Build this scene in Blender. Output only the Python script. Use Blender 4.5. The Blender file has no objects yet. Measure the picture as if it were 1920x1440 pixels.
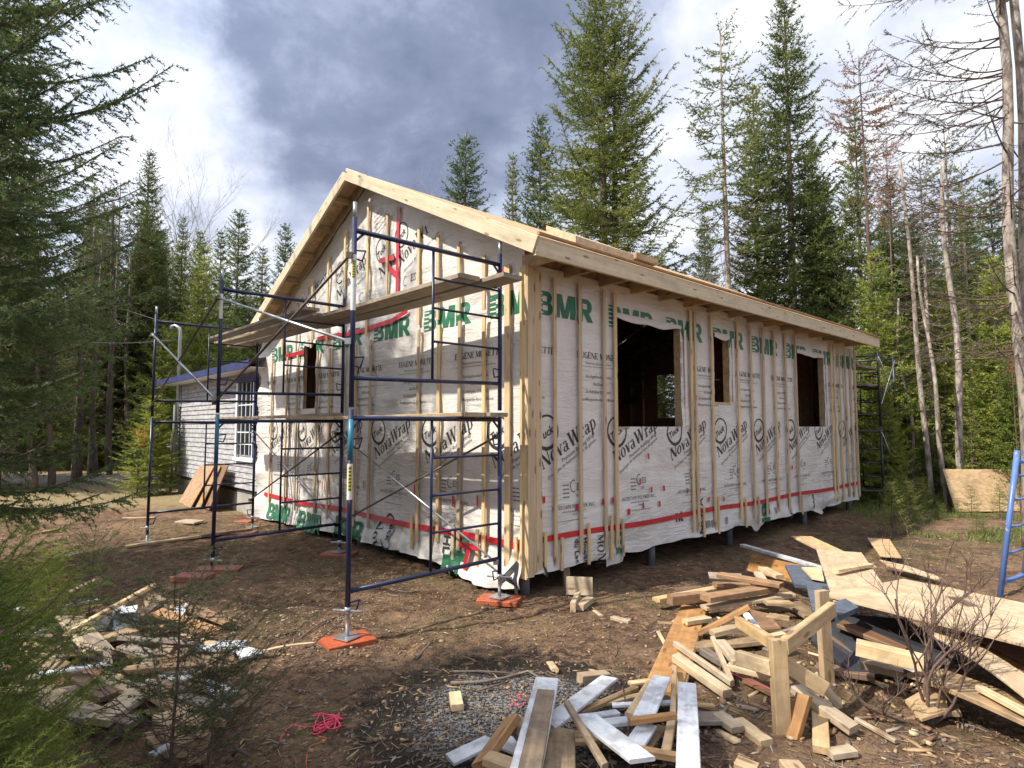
import bpy, bmesh, math, random
import numpy as np
from mathutils import Vector, Matrix, noise
random.seed(7); np.random.seed(7)
R = math.radians
sc = bpy.context.scene
COL = sc.collection

# ------------------------------------------------------------------ camera
F = 1133.0; CAM_H = 1.72; PITCH = math.atan(80 / F)
cam = bpy.data.cameras.new('camera'); cam_o = bpy.data.objects.new('camera', cam); COL.objects.link(cam_o)
cam.sensor_width = 36; cam.lens = 36 * F / 1920; cam.clip_start = 0.05; cam.clip_end = 3000
cam_o.location = (0, 0, CAM_H); cam_o.rotation_euler = (R(90) + PITCH, 0, 0)
sc.camera = cam_o
sc.render.resolution_x = 1024; sc.render.resolution_y = 768

def ray(x, y):
    a, c = (x - 960) / F, -(y - 720) / F
    k, s = math.cos(PITCH), math.sin(PITCH)
    return Vector((a, k - c * s, s + c * k))
def P(x, y, z=0.0):
    """photo pixel -> the point of the site that lies at height z"""
    d = ray(x, y); t = (z - CAM_H) / d.z
    return Vector((d.x * t, d.y * t, z))
def at(x, y, Y):
    """photo pixel -> the point at ground distance Y in front of the viewer"""
    d = ray(x, y); t = Y / d.y
    return Vector((d.x * t, Y, CAM_H + d.z * t))

# ------------------------------------------------------------------ light
SUN = Vector((-0.94, -0.4544, 1.12)).normalized()        # towards the sun
sun = bpy.data.lights.new('sun', 'SUN'); sun.energy = 4.5; sun.angle = R(0.9); sun.color = (1, .94, .84)
sun_o = bpy.data.objects.new('sun', sun); COL.objects.link(sun_o)
sun_o.rotation_euler = SUN.to_track_quat('Z', 'Y').to_euler()
sc.view_settings.view_transform = 'Standard'; sc.view_settings.look = 'None'
sc.view_settings.exposure = 0.66; sc.view_settings.gamma = 1
W = bpy.data.worlds.new('World'); sc.world = W; W.use_nodes = True

class NT:
    """small node tree helper"""
    def __init__(s, tree): s.t = tree; s.n = tree.nodes; s.l = tree.links
    def node(s, typ, inp=None, **kw):
        n = s.n.new(typ)
        for k, v in kw.items(): setattr(n, k, v)
        for k, v in (inp or {}).items():
            if isinstance(v, bpy.types.NodeSocket): s.l.new(v, n.inputs[k])
            else: n.inputs[k].default_value = v
        return n
    def math(s, op, a, b=0.0, c=None, clamp=False):
        d = {0: a, 1: b}
        if c is not None: d[2] = c
        return s.node('ShaderNodeMath', d, operation=op, use_clamp=clamp).outputs[0]
    def vmath(s, op, a, b=(0, 0, 0), out=0):
        return s.node('ShaderNodeVectorMath', {0: a, 1: b}, operation=op).outputs[out]
    def noise(s, vec, scale, detail=4, rough=.5, dist=0.0):
        return s.node('ShaderNodeTexNoise', {'Vector': vec, 'Scale': scale, 'Detail': detail, 'Roughness': rough, 'Distortion': dist}).outputs[0]
    def ramp(s, f, stops, interp='LINEAR'):
        n = s.node('ShaderNodeValToRGB', {0: f}); cr = n.color_ramp; cr.interpolation = interp
        while len(cr.elements) < len(stops): cr.elements.new(.5)
        for e, (p, c) in zip(cr.elements, stops):
            e.position = p; e.color = tuple(c) + (1,) if isinstance(c, (tuple, list)) else (c, c, c, 1)
        return n.outputs[0]
    def mix(s, f, a, b, mode='MIX'):
        n = s.node('ShaderNodeMix', {}, data_type='RGBA', blend_type=mode)
        for k, v in ((0, f), (6, a), (7, b)):
            if isinstance(v, bpy.types.NodeSocket): s.l.new(v, n.inputs[k])
            else: n.inputs[k].default_value = (tuple(v) + (1,)) if isinstance(v, (tuple, list)) else v
        return n.outputs[2]
    def mapr(s, f, a, b, c=0.0, d=1.0):
        return s.node('ShaderNodeMapRange', {0: f, 1: a, 2: b, 3: c, 4: d}, interpolation_type='SMOOTHSTEP').outputs[0]

w = NT(W.node_tree); w.n.clear()
sky = w.node('ShaderNodeTexSky', {}, sky_type='NISHITA'); sky.sun_disc = False
sky.sun_elevation = math.asin(SUN.z); sky.sun_rotation = math.atan2(SUN.x, SUN.y)
bg_sky = w.node('ShaderNodeBackground', {0: sky.outputs[0], 1: 0.10})
dirv = w.node('ShaderNodeTexCoord').outputs['Generated']
# project directions on a cloud layer so that clouds flatten towards the horizon
sep = w.node('ShaderNodeSeparateXYZ', {0: dirv})
hz = w.math('ADD', w.math('MAXIMUM', sep.outputs[2], 0.0), 0.42)
cloudv = w.vmath('MULTIPLY', dirv, (1.0, 1.0, 1.55))
n1 = w.noise(w.vmath('ADD', cloudv, (1.7, .4, 5.2)), 2.9, 10, .55, .25)
n2 = w.noise(w.vmath('ADD', cloudv, (3.1, 7.7, 1.3)), 7.5, 8, .6, .2)
def blob(px, py, r):
    d = ray(px, py).normalized()
    wob = w.vmath('SCALE', w.vmath('SUBTRACT', w.node('ShaderNodeTexNoise', {'Vector': dirv, 'Scale': 4.0, 'Detail': 6.0, 'Roughness': .6}).outputs[1], (.5, .5, .5)))
    wob.node.inputs['Scale'].default_value = .45
    dist = w.vmath('DISTANCE', w.vmath('ADD', dirv, wob), tuple(d), out=1)
    return w.mapr(dist, r, r * .55, 0, 1)
dark = w.math('MAXIMUM', w.math('MAXIMUM', blob(790, 100, .40), blob(600, -90, .24)), w.math('MULTIPLY', blob(455, 375, .15), .50))
dark = w.math('MAXIMUM', dark, w.math('MULTIPLY', blob(560, 400, .13), .42))
bright = w.math('MAXIMUM', blob(520, 250, .34), w.math('MULTIPLY', blob(1380, 100, .6), .42))
f = w.math('ADD', w.math('MULTIPLY', w.math('SUBTRACT', n1, .5), 1.35), .62)
f = w.math('ADD', f, w.math('MULTIPLY', w.math('SUBTRACT', n2, .5), .62))
f = w.math('ADD', f, w.math('MULTIPLY', dark, -.52))
f = w.math('ADD', f, w.math('MULTIPLY', bright, .27), clamp=True)
ccol = w.ramp(f, [(0.0, (.13, .16, .25)), (.22, (.19, .225, .325)), (.42, (.32, .365, .48)), (.60, (.45, .49, .60)), (.80, (.60, .63, .71)), (1.0, (.88, .88, .88))])
# unseen clouds towards the sun, behind the viewer, boosted to lift the shaded sides
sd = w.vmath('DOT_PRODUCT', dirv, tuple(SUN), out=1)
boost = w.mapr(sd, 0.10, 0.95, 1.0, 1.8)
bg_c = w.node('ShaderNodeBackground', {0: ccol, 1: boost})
cover = w.mapr(w.noise(w.vmath('ADD', cloudv, (9, 2, 5)), 1.4, 5, .5), .25, .45, .72, 1.0)
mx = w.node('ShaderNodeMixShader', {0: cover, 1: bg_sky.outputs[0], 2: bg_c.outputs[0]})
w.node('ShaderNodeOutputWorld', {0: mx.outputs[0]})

# ------------------------------------------------------------------ materials
def mat(name):
    m = bpy.data.materials.new(name); m.use_nodes = True
    t = NT(m.node_tree); t.n.clear()
    b = t.node('ShaderNodeBsdfPrincipled'); o = t.node('ShaderNodeOutputMaterial', {0: b.outputs[0]})
    return m, t, b, o
def setc(t, b, col, rough=.6, bump=None, bs=.3, bd=.01, metal=0.0):
    for k, v in (('Base Color', col), ('Roughness', rough), ('Metallic', metal)):
        if isinstance(v, bpy.types.NodeSocket): t.l.new(v, b.inputs[k])
        else: b.inputs[k].default_value = (tuple(v) + (1,)) if isinstance(v, tuple) else v
    if bump is not None:
        bn = t.node('ShaderNodeBump', {'Height': bump, 'Strength': bs, 'Distance': bd})
        t.l.new(bn.outputs[0], b.inputs['Normal'])
def obj_vec(t, scale=(1, 1, 1), rnd=True):
    v = t.node('ShaderNodeTexCoord').outputs['Object']
    if rnd:
        r = t.node('ShaderNodeObjectInfo').outputs['Random']
        v = t.vmath('ADD', v, t.node('ShaderNodeCombineXYZ', {0: t.math('MULTIPLY', r, 37.0), 1: t.math('MULTIPLY', r, 91.0), 2: 0.0}).outputs[0])
    return t.vmath('MULTIPLY', v, scale), v
def wood(name, c1, c2, knots=True, dirt=.0, rough=.65):
    """lumber with the grain along the piece's own X axis"""
    m, t, b, _ = mat(name)
    vg, v = obj_vec(t, (1.3, 30, 30))
    g = t.noise(vg, 1.0, 5, .6, .6)
    col = t.mix(t.mapr(g, .3, .7), c1, c2)
    rnd = t.node('ShaderNodeObjectInfo').outputs['Random']
    hsv = t.node('ShaderNodeHueSaturation', {'Color': col, 'Value': t.math('ADD', t.math('MULTIPLY', rnd, .42), .76), 'Saturation': t.math('ADD', t.math('MULTIPLY', rnd, .3), .82)}).outputs[0]
    big = t.noise(t.vmath('MULTIPLY', v, (2.0, 6, 6)), 1.0, 3, .6)
    hsv = t.mix(t.math('MULTIPLY', t.mapr(big, .5, .72), .38), hsv, tuple(x * .45 for x in c2))
    if knots:
        vo = t.node('ShaderNodeTexVoronoi', {'Vector': t.vmath('MULTIPLY', v, (3.2, 11, 11)), 'Scale': 1.0}).outputs[0]
        hsv = t.mix(t.mapr(vo, .20, .10, 0, .75), hsv, (.14, .065, .03))
    if dirt:
        d = t.noise(v, 7.0, 6, .7)
        hsv = t.mix(t.math('MULTIPLY', t.mapr(d, .42, .62), dirt), hsv, (.07, .05, .035))
    setc(t, b, hsv, rough, g, .35, .002)
    return m
M = {}
M['pine'] = wood('pine_lumber', (.55, .395, .22), (.42, .285, .145), True, .22)
M['batten'] = wood('spruce_batten', (.62, .47, .27), (.50, .35, .18))
M['pale'] = wood('fresh_cut_pine', (.62, .475, .295), (.49, .355, .205), True, .3)
M['orange'] = wood('orange_toned_lumber', (.43, .235, .095), (.32, .165, .065), True, .35)
M['tan'] = wood('dirty_tan_lumber', (.40, .275, .15), (.28, .18, .09), True, .5)
M['grey'] = wood('weathered_grey_lumber', (.30, .25, .20), (.19, .15, .12), False, .35)
M['brown'] = wood('brown_wet_lumber', (.24, .14, .08), (.15, .085, .05), False, .4)
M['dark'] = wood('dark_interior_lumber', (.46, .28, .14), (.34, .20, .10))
M['white'] = wood('white_painted_board', (.72, .73, .75), (.60, .62, .64), False, .4, .5)
M['orangepaint'] = wood('orange_painted_block', (.44, .125, .065), (.33, .085, .045), False, .45, .5)
M['fascia'] = wood('fascia_board', (.66, .55, .36), (.55, .43, .26), True, .10)
M['deck'] = wood('weathered_scaffold_plank', (.36, .29, .20), (.24, .185, .125), True, .3)

def osb(name, c1, c2, c3):
    m, t, b, _ = mat(name)
    _, v = obj_vec(t)
    v2 = t.vmath('ADD', v, t.vmath('SCALE', t.node('ShaderNodeTexNoise', {'Vector': v, 'Scale': 9.0}).outputs[1]))
    v2.node.inputs[0].links[0].from_node  # keep
    vv = t.vmath('MULTIPLY', v, (14, 34, 30))
    vo = t.node('ShaderNodeTexVoronoi', {'Vector': vv, 'Scale': 1.0, 'Randomness': 1.0})
    c = t.ramp(t.node('ShaderNodeSeparateColor', {0: vo.outputs[1]}).outputs[0], [(0, c1), (.5, c2), (1, c3)])
    n = t.noise(v, 3.0, 5, .6)
    c = t.mix(t.math('MULTIPLY', t.mapr(n, .4, .7), .35), c, tuple(x * .5 for x in c3))
    setc(t, b, c, .7, vo.outputs[0], .3, .003)
    return m
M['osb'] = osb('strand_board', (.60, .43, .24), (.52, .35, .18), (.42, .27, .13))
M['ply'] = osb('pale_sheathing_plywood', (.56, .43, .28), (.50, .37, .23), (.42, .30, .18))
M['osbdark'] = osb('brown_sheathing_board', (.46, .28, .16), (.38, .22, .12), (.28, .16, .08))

def plain(name, col, rough=.5, metal=0.0, var=.2, scale=6.0, bs=.2, bd=.003):
    m, t, b, _ = mat(name)
    _, v = obj_vec(t)
    n = t.noise(v, scale, 6, .65)
    c = t.mix(t.mapr(n, .3, .72), col, tuple(x * (1 - var) for x in col))
    setc(t, b, c, rough, n, bs, bd, metal)
    return m
# scaffold paint: dark blue, chipped to metal and rust
def paint(name, col, chip, amt=.62):
    m, t, b, _ = mat(name)
    _, v = obj_vec(t)
    n = t.noise(v, 14.0, 8, .7)
    c = t.mix(t.mapr(t.noise(v, 3, 4), .3, .7), col, tuple(x * .6 for x in col))
    c = t.mix(t.mapr(n, amt, amt + .05), c, chip)
    setc(t, b, c, .38, n, .15, .002)
    return m
M['blue'] = paint('dark_blue_scaffold_paint', (.016, .023, .072), (.12, .08, .07))
M['teal'] = paint('teal_scaffold_paint', (.035, .22, .34), (.16, .16, .18))
M['lightblue'] = paint('light_blue_scaffold_paint', (.10, .19, .46), (.30, .32, .36), .6)
M['black'] = paint('black_scaffold_paint', (.02, .025, .035), (.2, .2, .22), .62)
M['galv'] = plain('galvanised_steel', (.52, .54, .56), .35, .75, .35)
M['rusty'] = plain('dull_brown_steel', (.15, .12, .11), .5, .4, .4, 12)
M['ink'] = plain('black_printing_ink', (.030, .028, .030), .55, 0, .1)
M['ink2'] = plain('faint_small_printing_ink', (.17, .165, .165), .6, 0, .2)
M['green'] = plain('green_printing_ink', (.022, .16, .075), .5, 0, .25, 3)
M['tape'] = plain('red_seam_tape', (.56, .018, .030), .35, 0, .35, 8)
M['concrete'] = plain('mossy_concrete', (.36, .34, .29), .85, 0, .5, 3, .5, .01)
M['steelpost'] = plain('steel_pier_post', (.17, .18, .19), .55, .3, .4, 8)
M['bluetrim'] = plain('blue_painted_trim', (.030, .038, .13), .6, 0, .45)
M['shingle'] = plain('asphalt_roofing', (.10, .095, .09), .95, 0, .4, 30, .6, .005)
M['glass'] = plain('dark_window_glass', (.02, .025, .03), .08, 0, .1)
M['winwhite'] = plain('white_window_frame', (.72, .73, .74), .45, 0, .15)
M['meter'] = plain('grey_utility_metal', (.34, .35, .37), .5, .2, .2)
M['pink'] = plain('pink_twine', (.72, .06, .13), .6, 0, .2)
M['orangecord'] = plain('orange_twine', (.65, .16, .06), .6, 0, .2)
M['flag'] = plain('orange_marker_cloth', (.85, .20, .03), .7, 0, .3, 5)
M['wire'] = plain('utility_wire', (.10, .10, .10), .6)
M['cabin'] = plain('white_cabin_siding', (.72, .75, .80), .7, 0, .2, 2)
M['darkboard_gap'] = plain('dark_board_and_gap_shade', (.05, .045, .045), .8, 0, .3)  # also gives the painted gap shade above the old foundation
M['bluefoam'] = plain('blue_grey_roof_shingle', (.095, .11, .145), .8, 0, .45, 14, .5, .004)
M['sheetmetal'] = plain('grey_sheet_metal', (.24, .26, .28), .4, .5, .35, 5)
M['tar'] = plain('black_tar_paper', (.025, .027, .034), .55, 0, .4, 5, .6, .02)
M['ash'] = plain('grey_ash_and_char', (.20, .195, .19), .95, 0, .8, 40, .8, .01)

def wrap_mat():
    m, t, b, o = mat('white_house_wrap')
    v = t.node('ShaderNodeTexCoord').outputs['Object']
    a = t.noise(t.vmath('MULTIPLY', v, (1.6, 1.6, 9)), 1.6, 5, .55, 1.2)
    c2 = t.noise(v, 22.0, 4, .6, .5)
    fold = t.noise(t.vmath('MULTIPLY', v, (1.2, 1.2, 2.4)), .9, 3, .5, 2.5)
    h = t.math('ADD', t.math('MULTIPLY', t.math('ADD', a, t.math('MULTIPLY', c2, .12)), t.mapr(t.noise(v, 1.1, 2), .35, .65, .35, 1.3)), t.math('MULTIPLY', fold, .9))
    dirt = t.noise(v, 1.7, 5, .6)
    c = t.mix(t.mapr(dirt, .36, .70, 0, .7), (.66, .625, .575), (.50, .465, .415))
    setc(t, b, c, .42, h, .55, .035)
    return m
M['wrap'] = wrap_mat()
def siding_mat():
    m, t, b, o = mat('weathered_clapboard_paint')
    v = t.node('ShaderNodeTexCoord').outputs['Object']
    n = t.noise(t.vmath('MULTIPLY', v, (1, 2.0, 5)), 2.2, 8, .7)
    z = t.node('ShaderNodeSeparateXYZ', {0: v}).outputs[2]
    c = t.mix(t.mapr(n, .36, .66), (.40, .40, .41), (.24, .225, .215))
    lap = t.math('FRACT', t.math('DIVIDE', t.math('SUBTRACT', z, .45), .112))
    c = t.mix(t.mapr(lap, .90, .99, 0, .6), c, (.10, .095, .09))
    n2 = t.noise(v, 20, 4, .7)
    c = t.mix(t.mapr(n2, .58, .78, 0, .3), c, (.20, .17, .15))
    setc(t, b, c, .8, n2, .12, .002)
    return m
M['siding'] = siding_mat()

def bark(name, c1, c2, sc_=6.0):
    m, t, b, _ = mat(name)
    _, v = obj_vec(t)
    n = t.noise(t.vmath('MULTIPLY', v, (1, 1, .35)), sc_, 7, .7, .4)
    setc(t, b, t.mix(t.mapr(n, .35, .65), c1, c2), .9, n, .9, .02)
    return m
M['bark'] = bark('spruce_bark', (.20, .155, .12), (.085, .062, .05))
M['barkpale'] = bark('pale_flaky_bark', (.42, .36, .30), (.12, .09, .07), 11)
M['birch'] = bark('pale_bare_wood', (.42, .40, .38), (.22, .20, .19))
M['twig'] = bark('dead_brown_twig', (.16, .10, .075), (.07, .045, .035))
def leaf(name, c1, c2, tr=.38, sc_=1.1):
    m, t, b, o = mat(name)
    _, v = obj_vec(t)
    n = t.noise(v, sc_, 5, .7)
    n3 = t.noise(v, 16.0, 2, .5)
    c = t.mix(t.mapr(t.math('ADD', n, t.math('MULTIPLY', t.math('SUBTRACT', n3, .5), .35)), .36, .66), c1, c2)
    rnd = t.node('ShaderNodeObjectInfo').outputs['Random']
    c = t.node('ShaderNodeHueSaturation', {'Color': c, 'Value': t.math('ADD', t.math('MULTIPLY', rnd, .5), .75), 'Hue': t.math('ADD', t.math('MULTIPLY', rnd, -.025), .51)}).outputs[0]
    setc(t, b, c, .55)
    b.inputs['Specular IOR Level'].default_value = .3
    tl = t.node('ShaderNodeBsdfTranslucent', {0: c})
    mx = t.node('ShaderNodeMixShader', {0: tr, 1: b.outputs[0], 2: tl.outputs[0]})
    t.l.new(mx.outputs[0], o.inputs[0])
    return m
M['needle'] = leaf('dark_spruce_needles', (.085, .120, .032), (.235, .275, .070))
M['needleblue'] = leaf('blue_green_spruce_needles', (.075, .125, .045), (.195, .255, .090))
M['needlelight'] = leaf('yellow_green_fir_needles', (.150, .205, .035), (.320, .360, .075))
M['needlegrey'] = leaf('olive_lichened_needles', (.090, .102, .045), (.185, .190, .090))
M['needledead'] = leaf('rusty_dead_needles', (.25, .12, .07), (.33, .21, .11))
M['needlered'] = leaf('thin_brown_green_needles', (.14, .085, .06), (.16, .15, .09))
M['grass'] = leaf('low_green_ground_cover', (.09, .15, .03), (.20, .24, .07), .3, .8)

def ground_mat():
    m, t, b, _ = mat('forest_soil')
    v = t.node('ShaderNodeTexCoord').outputs['Object']
    n1 = t.noise(v, .9, 6, .65, .3); n2 = t.noise(v, 9.0, 8, .7); n3 = t.noise(v, 45.0, 5, .7)
    c = t.ramp(t.math('ADD', t.math('MULTIPLY', n2, .6), t.math('MULTIPLY', n3, .4)), [(.36, (.035, .021, .014)), (.45, (.112, .066, .040)), (.53, (.215, .130, .076)), (.65, (.44, .30, .185))])
    # dry needle litter in drifts
    c = t.mix(t.mapr(n1, .46, .62, 0, .6), c, t.mix(n3, (.20, .115, .065), (.44, .29, .18)))
    # moss and thin grass
    moss = t.mapr(t.noise(t.vmath('ADD', v, (4, 9, 0)), .7, 5, .6), .46, .62)
    mossd = t.mapr(t.noise(v, 14, 6, .7), .45, .6)
    c = t.mix(t.math('MULTIPLY', t.math('MULTIPLY', moss, mossd), .65), c, t.mix(n3, (.05, .07, .018), (.16, .17, .05)))
    # damp dark soil
    damp = t.mapr(t.noise(t.vmath('ADD', v, (1, 2, 7)), .55, 4, .6), .52, .66, 0, .5)
    c = t.mix(damp, c, (.055, .037, .026))
    # old fire: charcoal ring with grey ash inside
    ctr = P(975, 1345)
    dv = t.vmath('DISTANCE', v, tuple(ctr), out=1)
    dn = t.math('ADD', dv, t.math('MULTIPLY', t.math('SUBTRACT', n2, .5), .9))
    c = t.mix(t.mapr(dn, 1.15, .85, 0, .85), c, (.018, .017, .017))
    ashn = t.mapr(n3, .44, .60)
    c = t.mix(t.math('MULTIPLY', t.mapr(dn, .72, .45), ashn), c, (.40, .385, .375))
    # gravel drive and pale lawn far left
    s = t.node('ShaderNodeSeparateXYZ', {0: v})
    far = t.math('ADD', s.outputs[1], t.math('MULTIPLY', t.math('SUBTRACT', n1, .5), 2.5))
    left = t.mapr(t.math('ADD', s.outputs[0], t.math('MULTIPLY', far, .10)), -3.0, -4.5)
    lawn = t.math('MULTIPLY', t.mapr(far, 12.4, 13.4), left)
    c = t.mix(t.math('MULTIPLY', lawn, .8), c, t.mix(n2, (.22, .17, .08), (.46, .36, .20)))
    road = t.math('MULTIPLY', t.math('MULTIPLY', t.mapr(far, 17.6, 18.0), t.mapr(far, 22.5, 22.0)), left)
    c = t.mix(road, c, t.mix(n2, (.24, .20, .17), (.34, .30, .26)))
    c = t.mix(t.mapr(far, 24, 27, 0, .8), c, t.mix(n2, (.10, .085, .03), (.22, .19, .09)))
    hb = t.math('ADD', n2, t.math('MULTIPLY', n3, .6))
    setc(t, b, c, .95, hb, 1.0, .06)
    b.inputs['Specular IOR Level'].default_value = .2
    return m
M['soil'] = ground_mat()

# ------------------------------------------------------------------ mesh helpers
def tag(o, label=None, cat=None, group=None, kind=None):
    for k, v in (('label', label), ('category', cat), ('group', group), ('kind', kind)):
        if v: o[k] = v
    return o
def link(name, me, parent=None, mats=()):
    o = bpy.data.objects.new(name, me); COL.objects.link(o)
    for m in mats: me.materials.append(m)
    if parent: o.parent = parent
    return o
def empty(name, loc=(0, 0, 0), rz=0.0, **kw):
    o = bpy.data.objects.new(name, None); COL.objects.link(o); o.location = loc; o.rotation_euler = (0, 0, rz)
    o.empty_display_size = .2
    return tag(o, **kw)
def np_mesh(name, V, Fc, smooth=False, mi=None):
    """V (n,3); Fc (m,k) all faces of one size"""
    V = np.asarray(V, np.float32); Fc = np.asarray(Fc, np.int32)
    me = bpy.data.meshes.new(name); k = Fc.shape[1]
    me.vertices.add(len(V)); me.vertices.foreach_set('co', V.ravel())
    me.loops.add(Fc.size); me.loops.foreach_set('vertex_index', Fc.ravel())
    me.polygons.add(len(Fc)); me.polygons.foreach_set('loop_start', np.arange(0, Fc.size, k, dtype=np.int32))
    if mi is not None: me.polygons.foreach_set('material_index', np.asarray(mi, np.int32))
    if smooth: me.polygons.foreach_set('use_smooth', np.ones(len(Fc), bool))
    me.update(calc_edges=True)
    return me
class MB:
    def __init__(s): s.V = []; s.F = []; s.MI = []; s.sm = []
    def add(s, vs, fs, mi=0, sm=False):
        n = len(s.V); s.V += [tuple(v) for v in vs]; s.F += [tuple(i + n for i in f) for f in fs]
        s.MI += [mi] * len(fs); s.sm += [sm] * len(fs)
    def box(s, c, d, mi=0, rot=None):
        x, y, z = d[0] / 2, d[1] / 2, d[2] / 2
        vs = [Vector((a, b, e)) for a in (-x, x) for b in (-y, y) for e in (-z, z)]
        if rot is not None: vs = [rot @ v for v in vs]
        s.add([v + Vector(c) for v in vs], [(0, 1, 3, 2), (4, 6, 7, 5), (0, 4, 5, 1), (2, 3, 7, 6), (0, 2, 6, 4), (1, 5, 7, 3)], mi)
    def tube(s, pts, rad, n=8, mi=0, caps=True):
        pts = [Vector(p) for p in pts]; rad = rad if isinstance(rad, (list, tuple)) else [rad] * len(pts)
        base = len(s.V); up = None
        for i, p in enumerate(pts):
            d = (pts[min(i + 1, len(pts) - 1)] - pts[max(i - 1, 0)])
            d = d.normalized() if d.length > 1e-9 else Vector((0, 0, 1))
            if up is None: up = d.orthogonal().normalized()
            up = (up - d * up.dot(d)); up = up.normalized() if up.length > 1e-6 else d.orthogonal().normalized()
            sd = d.cross(up)
            for k in range(n):
                a = 2 * math.pi * k / n
                s.V.append(tuple(p + (up * math.cos(a) + sd * math.sin(a)) * rad[i]))
        for i in range(len(pts) - 1):
            for k in range(n):
                a = base + i * n + k; b = base + i * n + (k + 1) % n
                s.F.append((a, b, b + n, a + n)); s.MI.append(mi); s.sm.append(True)
        if caps:
            s.F.append(tuple(base + k for k in range(n))[::-1]); s.F.append(tuple(base + (len(pts) - 1) * n + k for k in range(n)))
            s.MI += [mi, mi]; s.sm += [False, False]
    def poly(s, top, th, mi=0, nrm=None):
        """polygon extruded downwards by th"""
        top = [Vector(p) for p in top]; n = len(top)
        dn = Vector(nrm) * th if nrm is not None else Vector((0, 0, -th))
        bot = [p + dn for p in top]
        s.add(top + bot, [tuple(range(n)), tuple(range(2 * n - 1, n - 1, -1))] + [(i, i + n, (i + 1) % n + n, (i + 1) % n) for i in range(n)], mi)
    def build(s, name, mats, parent=None, origin=None):
        me = bpy.data.meshes.new(name)
        V = s.V
        if origin is not None: V = [tuple(Vector(v) - Vector(origin)) for v in V]
        me.from_pydata(V, [], s.F)
        if not isinstance(mats, (list, tuple)): mats = [mats]
        me.polygons.foreach_set('material_index', s.MI); me.polygons.foreach_set('use_smooth', s.sm)
        me.update()
        bm = bmesh.new(); bm.from_mesh(me); bmesh.ops.recalc_face_normals(bm, faces=bm.faces); bm.to_mesh(me); bm.free()
        o = link(name, me, parent, mats)
        if origin is not None: o.location = origin
        return o

def board(name, p0, p1, wd, th, m, parent=None, roll=0.0, bow=0.0, cut0=0.0, cut1=0.0, up=(0, 0, 1), nx=6):
    """a sawn board from p0 to p1 with eased edges, slight bow and angled end cuts; grain along local X"""
    p0 = Vector(p0); p1 = Vector(p1); L = (p1 - p0).length
    X = (p1 - p0) / L; U = Vector(up)
    if abs(X.dot(U)) > .98: U = Vector((0, 1, 0))
    Y = U.cross(X).normalized(); Z = X.cross(Y)
    rot = Matrix((X, Y, Z)).transposed().to_4x4() @ Matrix.Rotation(roll, 4, 'X')
    c = min(.004, th * .2, wd * .2)
    sec = [(-wd/2 + c, -th/2), (wd/2 - c, -th/2), (wd/2, -th/2 + c), (wd/2, th/2 - c), (wd/2 - c, th/2), (-wd/2 + c, th/2), (-wd/2, th/2 - c), (-wd/2, -th/2 + c)]
    vs = []; fs = []
    for i in range(nx + 1):
        t = i / nx
        for (y, z) in sec:
            x = L * t + (cut0 * y * (1 - t) + cut1 * y * t)
            vs.append((x - L / 2, y + bow * .6 * math.sin(math.pi * t) * .5, z + bow * math.sin(math.pi * t)))
    for i in range(nx):
        for k in range(8):
            a = i * 8 + k; b = i * 8 + (k + 1) % 8
            fs.append((a, a + 8, b + 8, b))
    fs.append(tuple(range(8))); fs.append(tuple(range(nx * 8 + 7, nx * 8 - 1, -1)))
    me = bpy.data.meshes.new(name); me.from_pydata(vs, [], fs); me.update()
    bm = bmesh.new(); bm.from_mesh(me); bmesh.ops.recalc_face_normals(bm, faces=bm.faces); bm.to_mesh(me); bm.free()
    o = link(name, me, parent, [m])
    o.matrix_basis = Matrix.Translation((p0 + p1) / 2) @ rot
    return o

# ------------------------------------------------------------------ ground
def gz(x, y):
    z = (noise.noise(Vector((x * .45, y * .45, 0))) * .07 + noise.noise(Vector((x * 1.7, y * 1.7, 3))) * .028 + noise.noise(Vector((x * 5.0, y * 5.0, 6))) * .020 + abs(noise.noise(Vector((x * 3.1, y * 2.3, 16)))) * -.025)
    # mound in front of the camera at the right, gentle dip under the house
    z -= .10 * math.exp(-((x - 3) ** 2 + (y - 9) ** 2) / 6)
    d = max(0.0, math.hypot(x, y) - 30)
    return z + min(d * .01, 1.5) * noise.noise(Vector((x * .02, y * .02, 1)))
xs = np.concatenate([-np.geomspace(300, 8.2, 26), np.arange(-8, 8.01, .07), np.geomspace(8.2, 300, 26)])
ys = np.concatenate([-np.geomspace(120, 1.2, 14), np.arange(1.0, 13.0, .08), np.geomspace(13.2, 400, 34)])
V = np.array([(x, y, gz(x, y)) for y in ys for x in xs]); nx_, ny_ = len(xs), len(ys)
ii = np.arange(nx_ * ny_).reshape(ny_, nx_)
Fq = np.stack([ii[:-1, :-1], ii[:-1, 1:], ii[1:, 1:], ii[1:, :-1]], -1).reshape(-1, 4)
tag(link('ground', np_mesh('ground', V, Fq, True), None, [M['soil']]), kind='structure')

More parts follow.
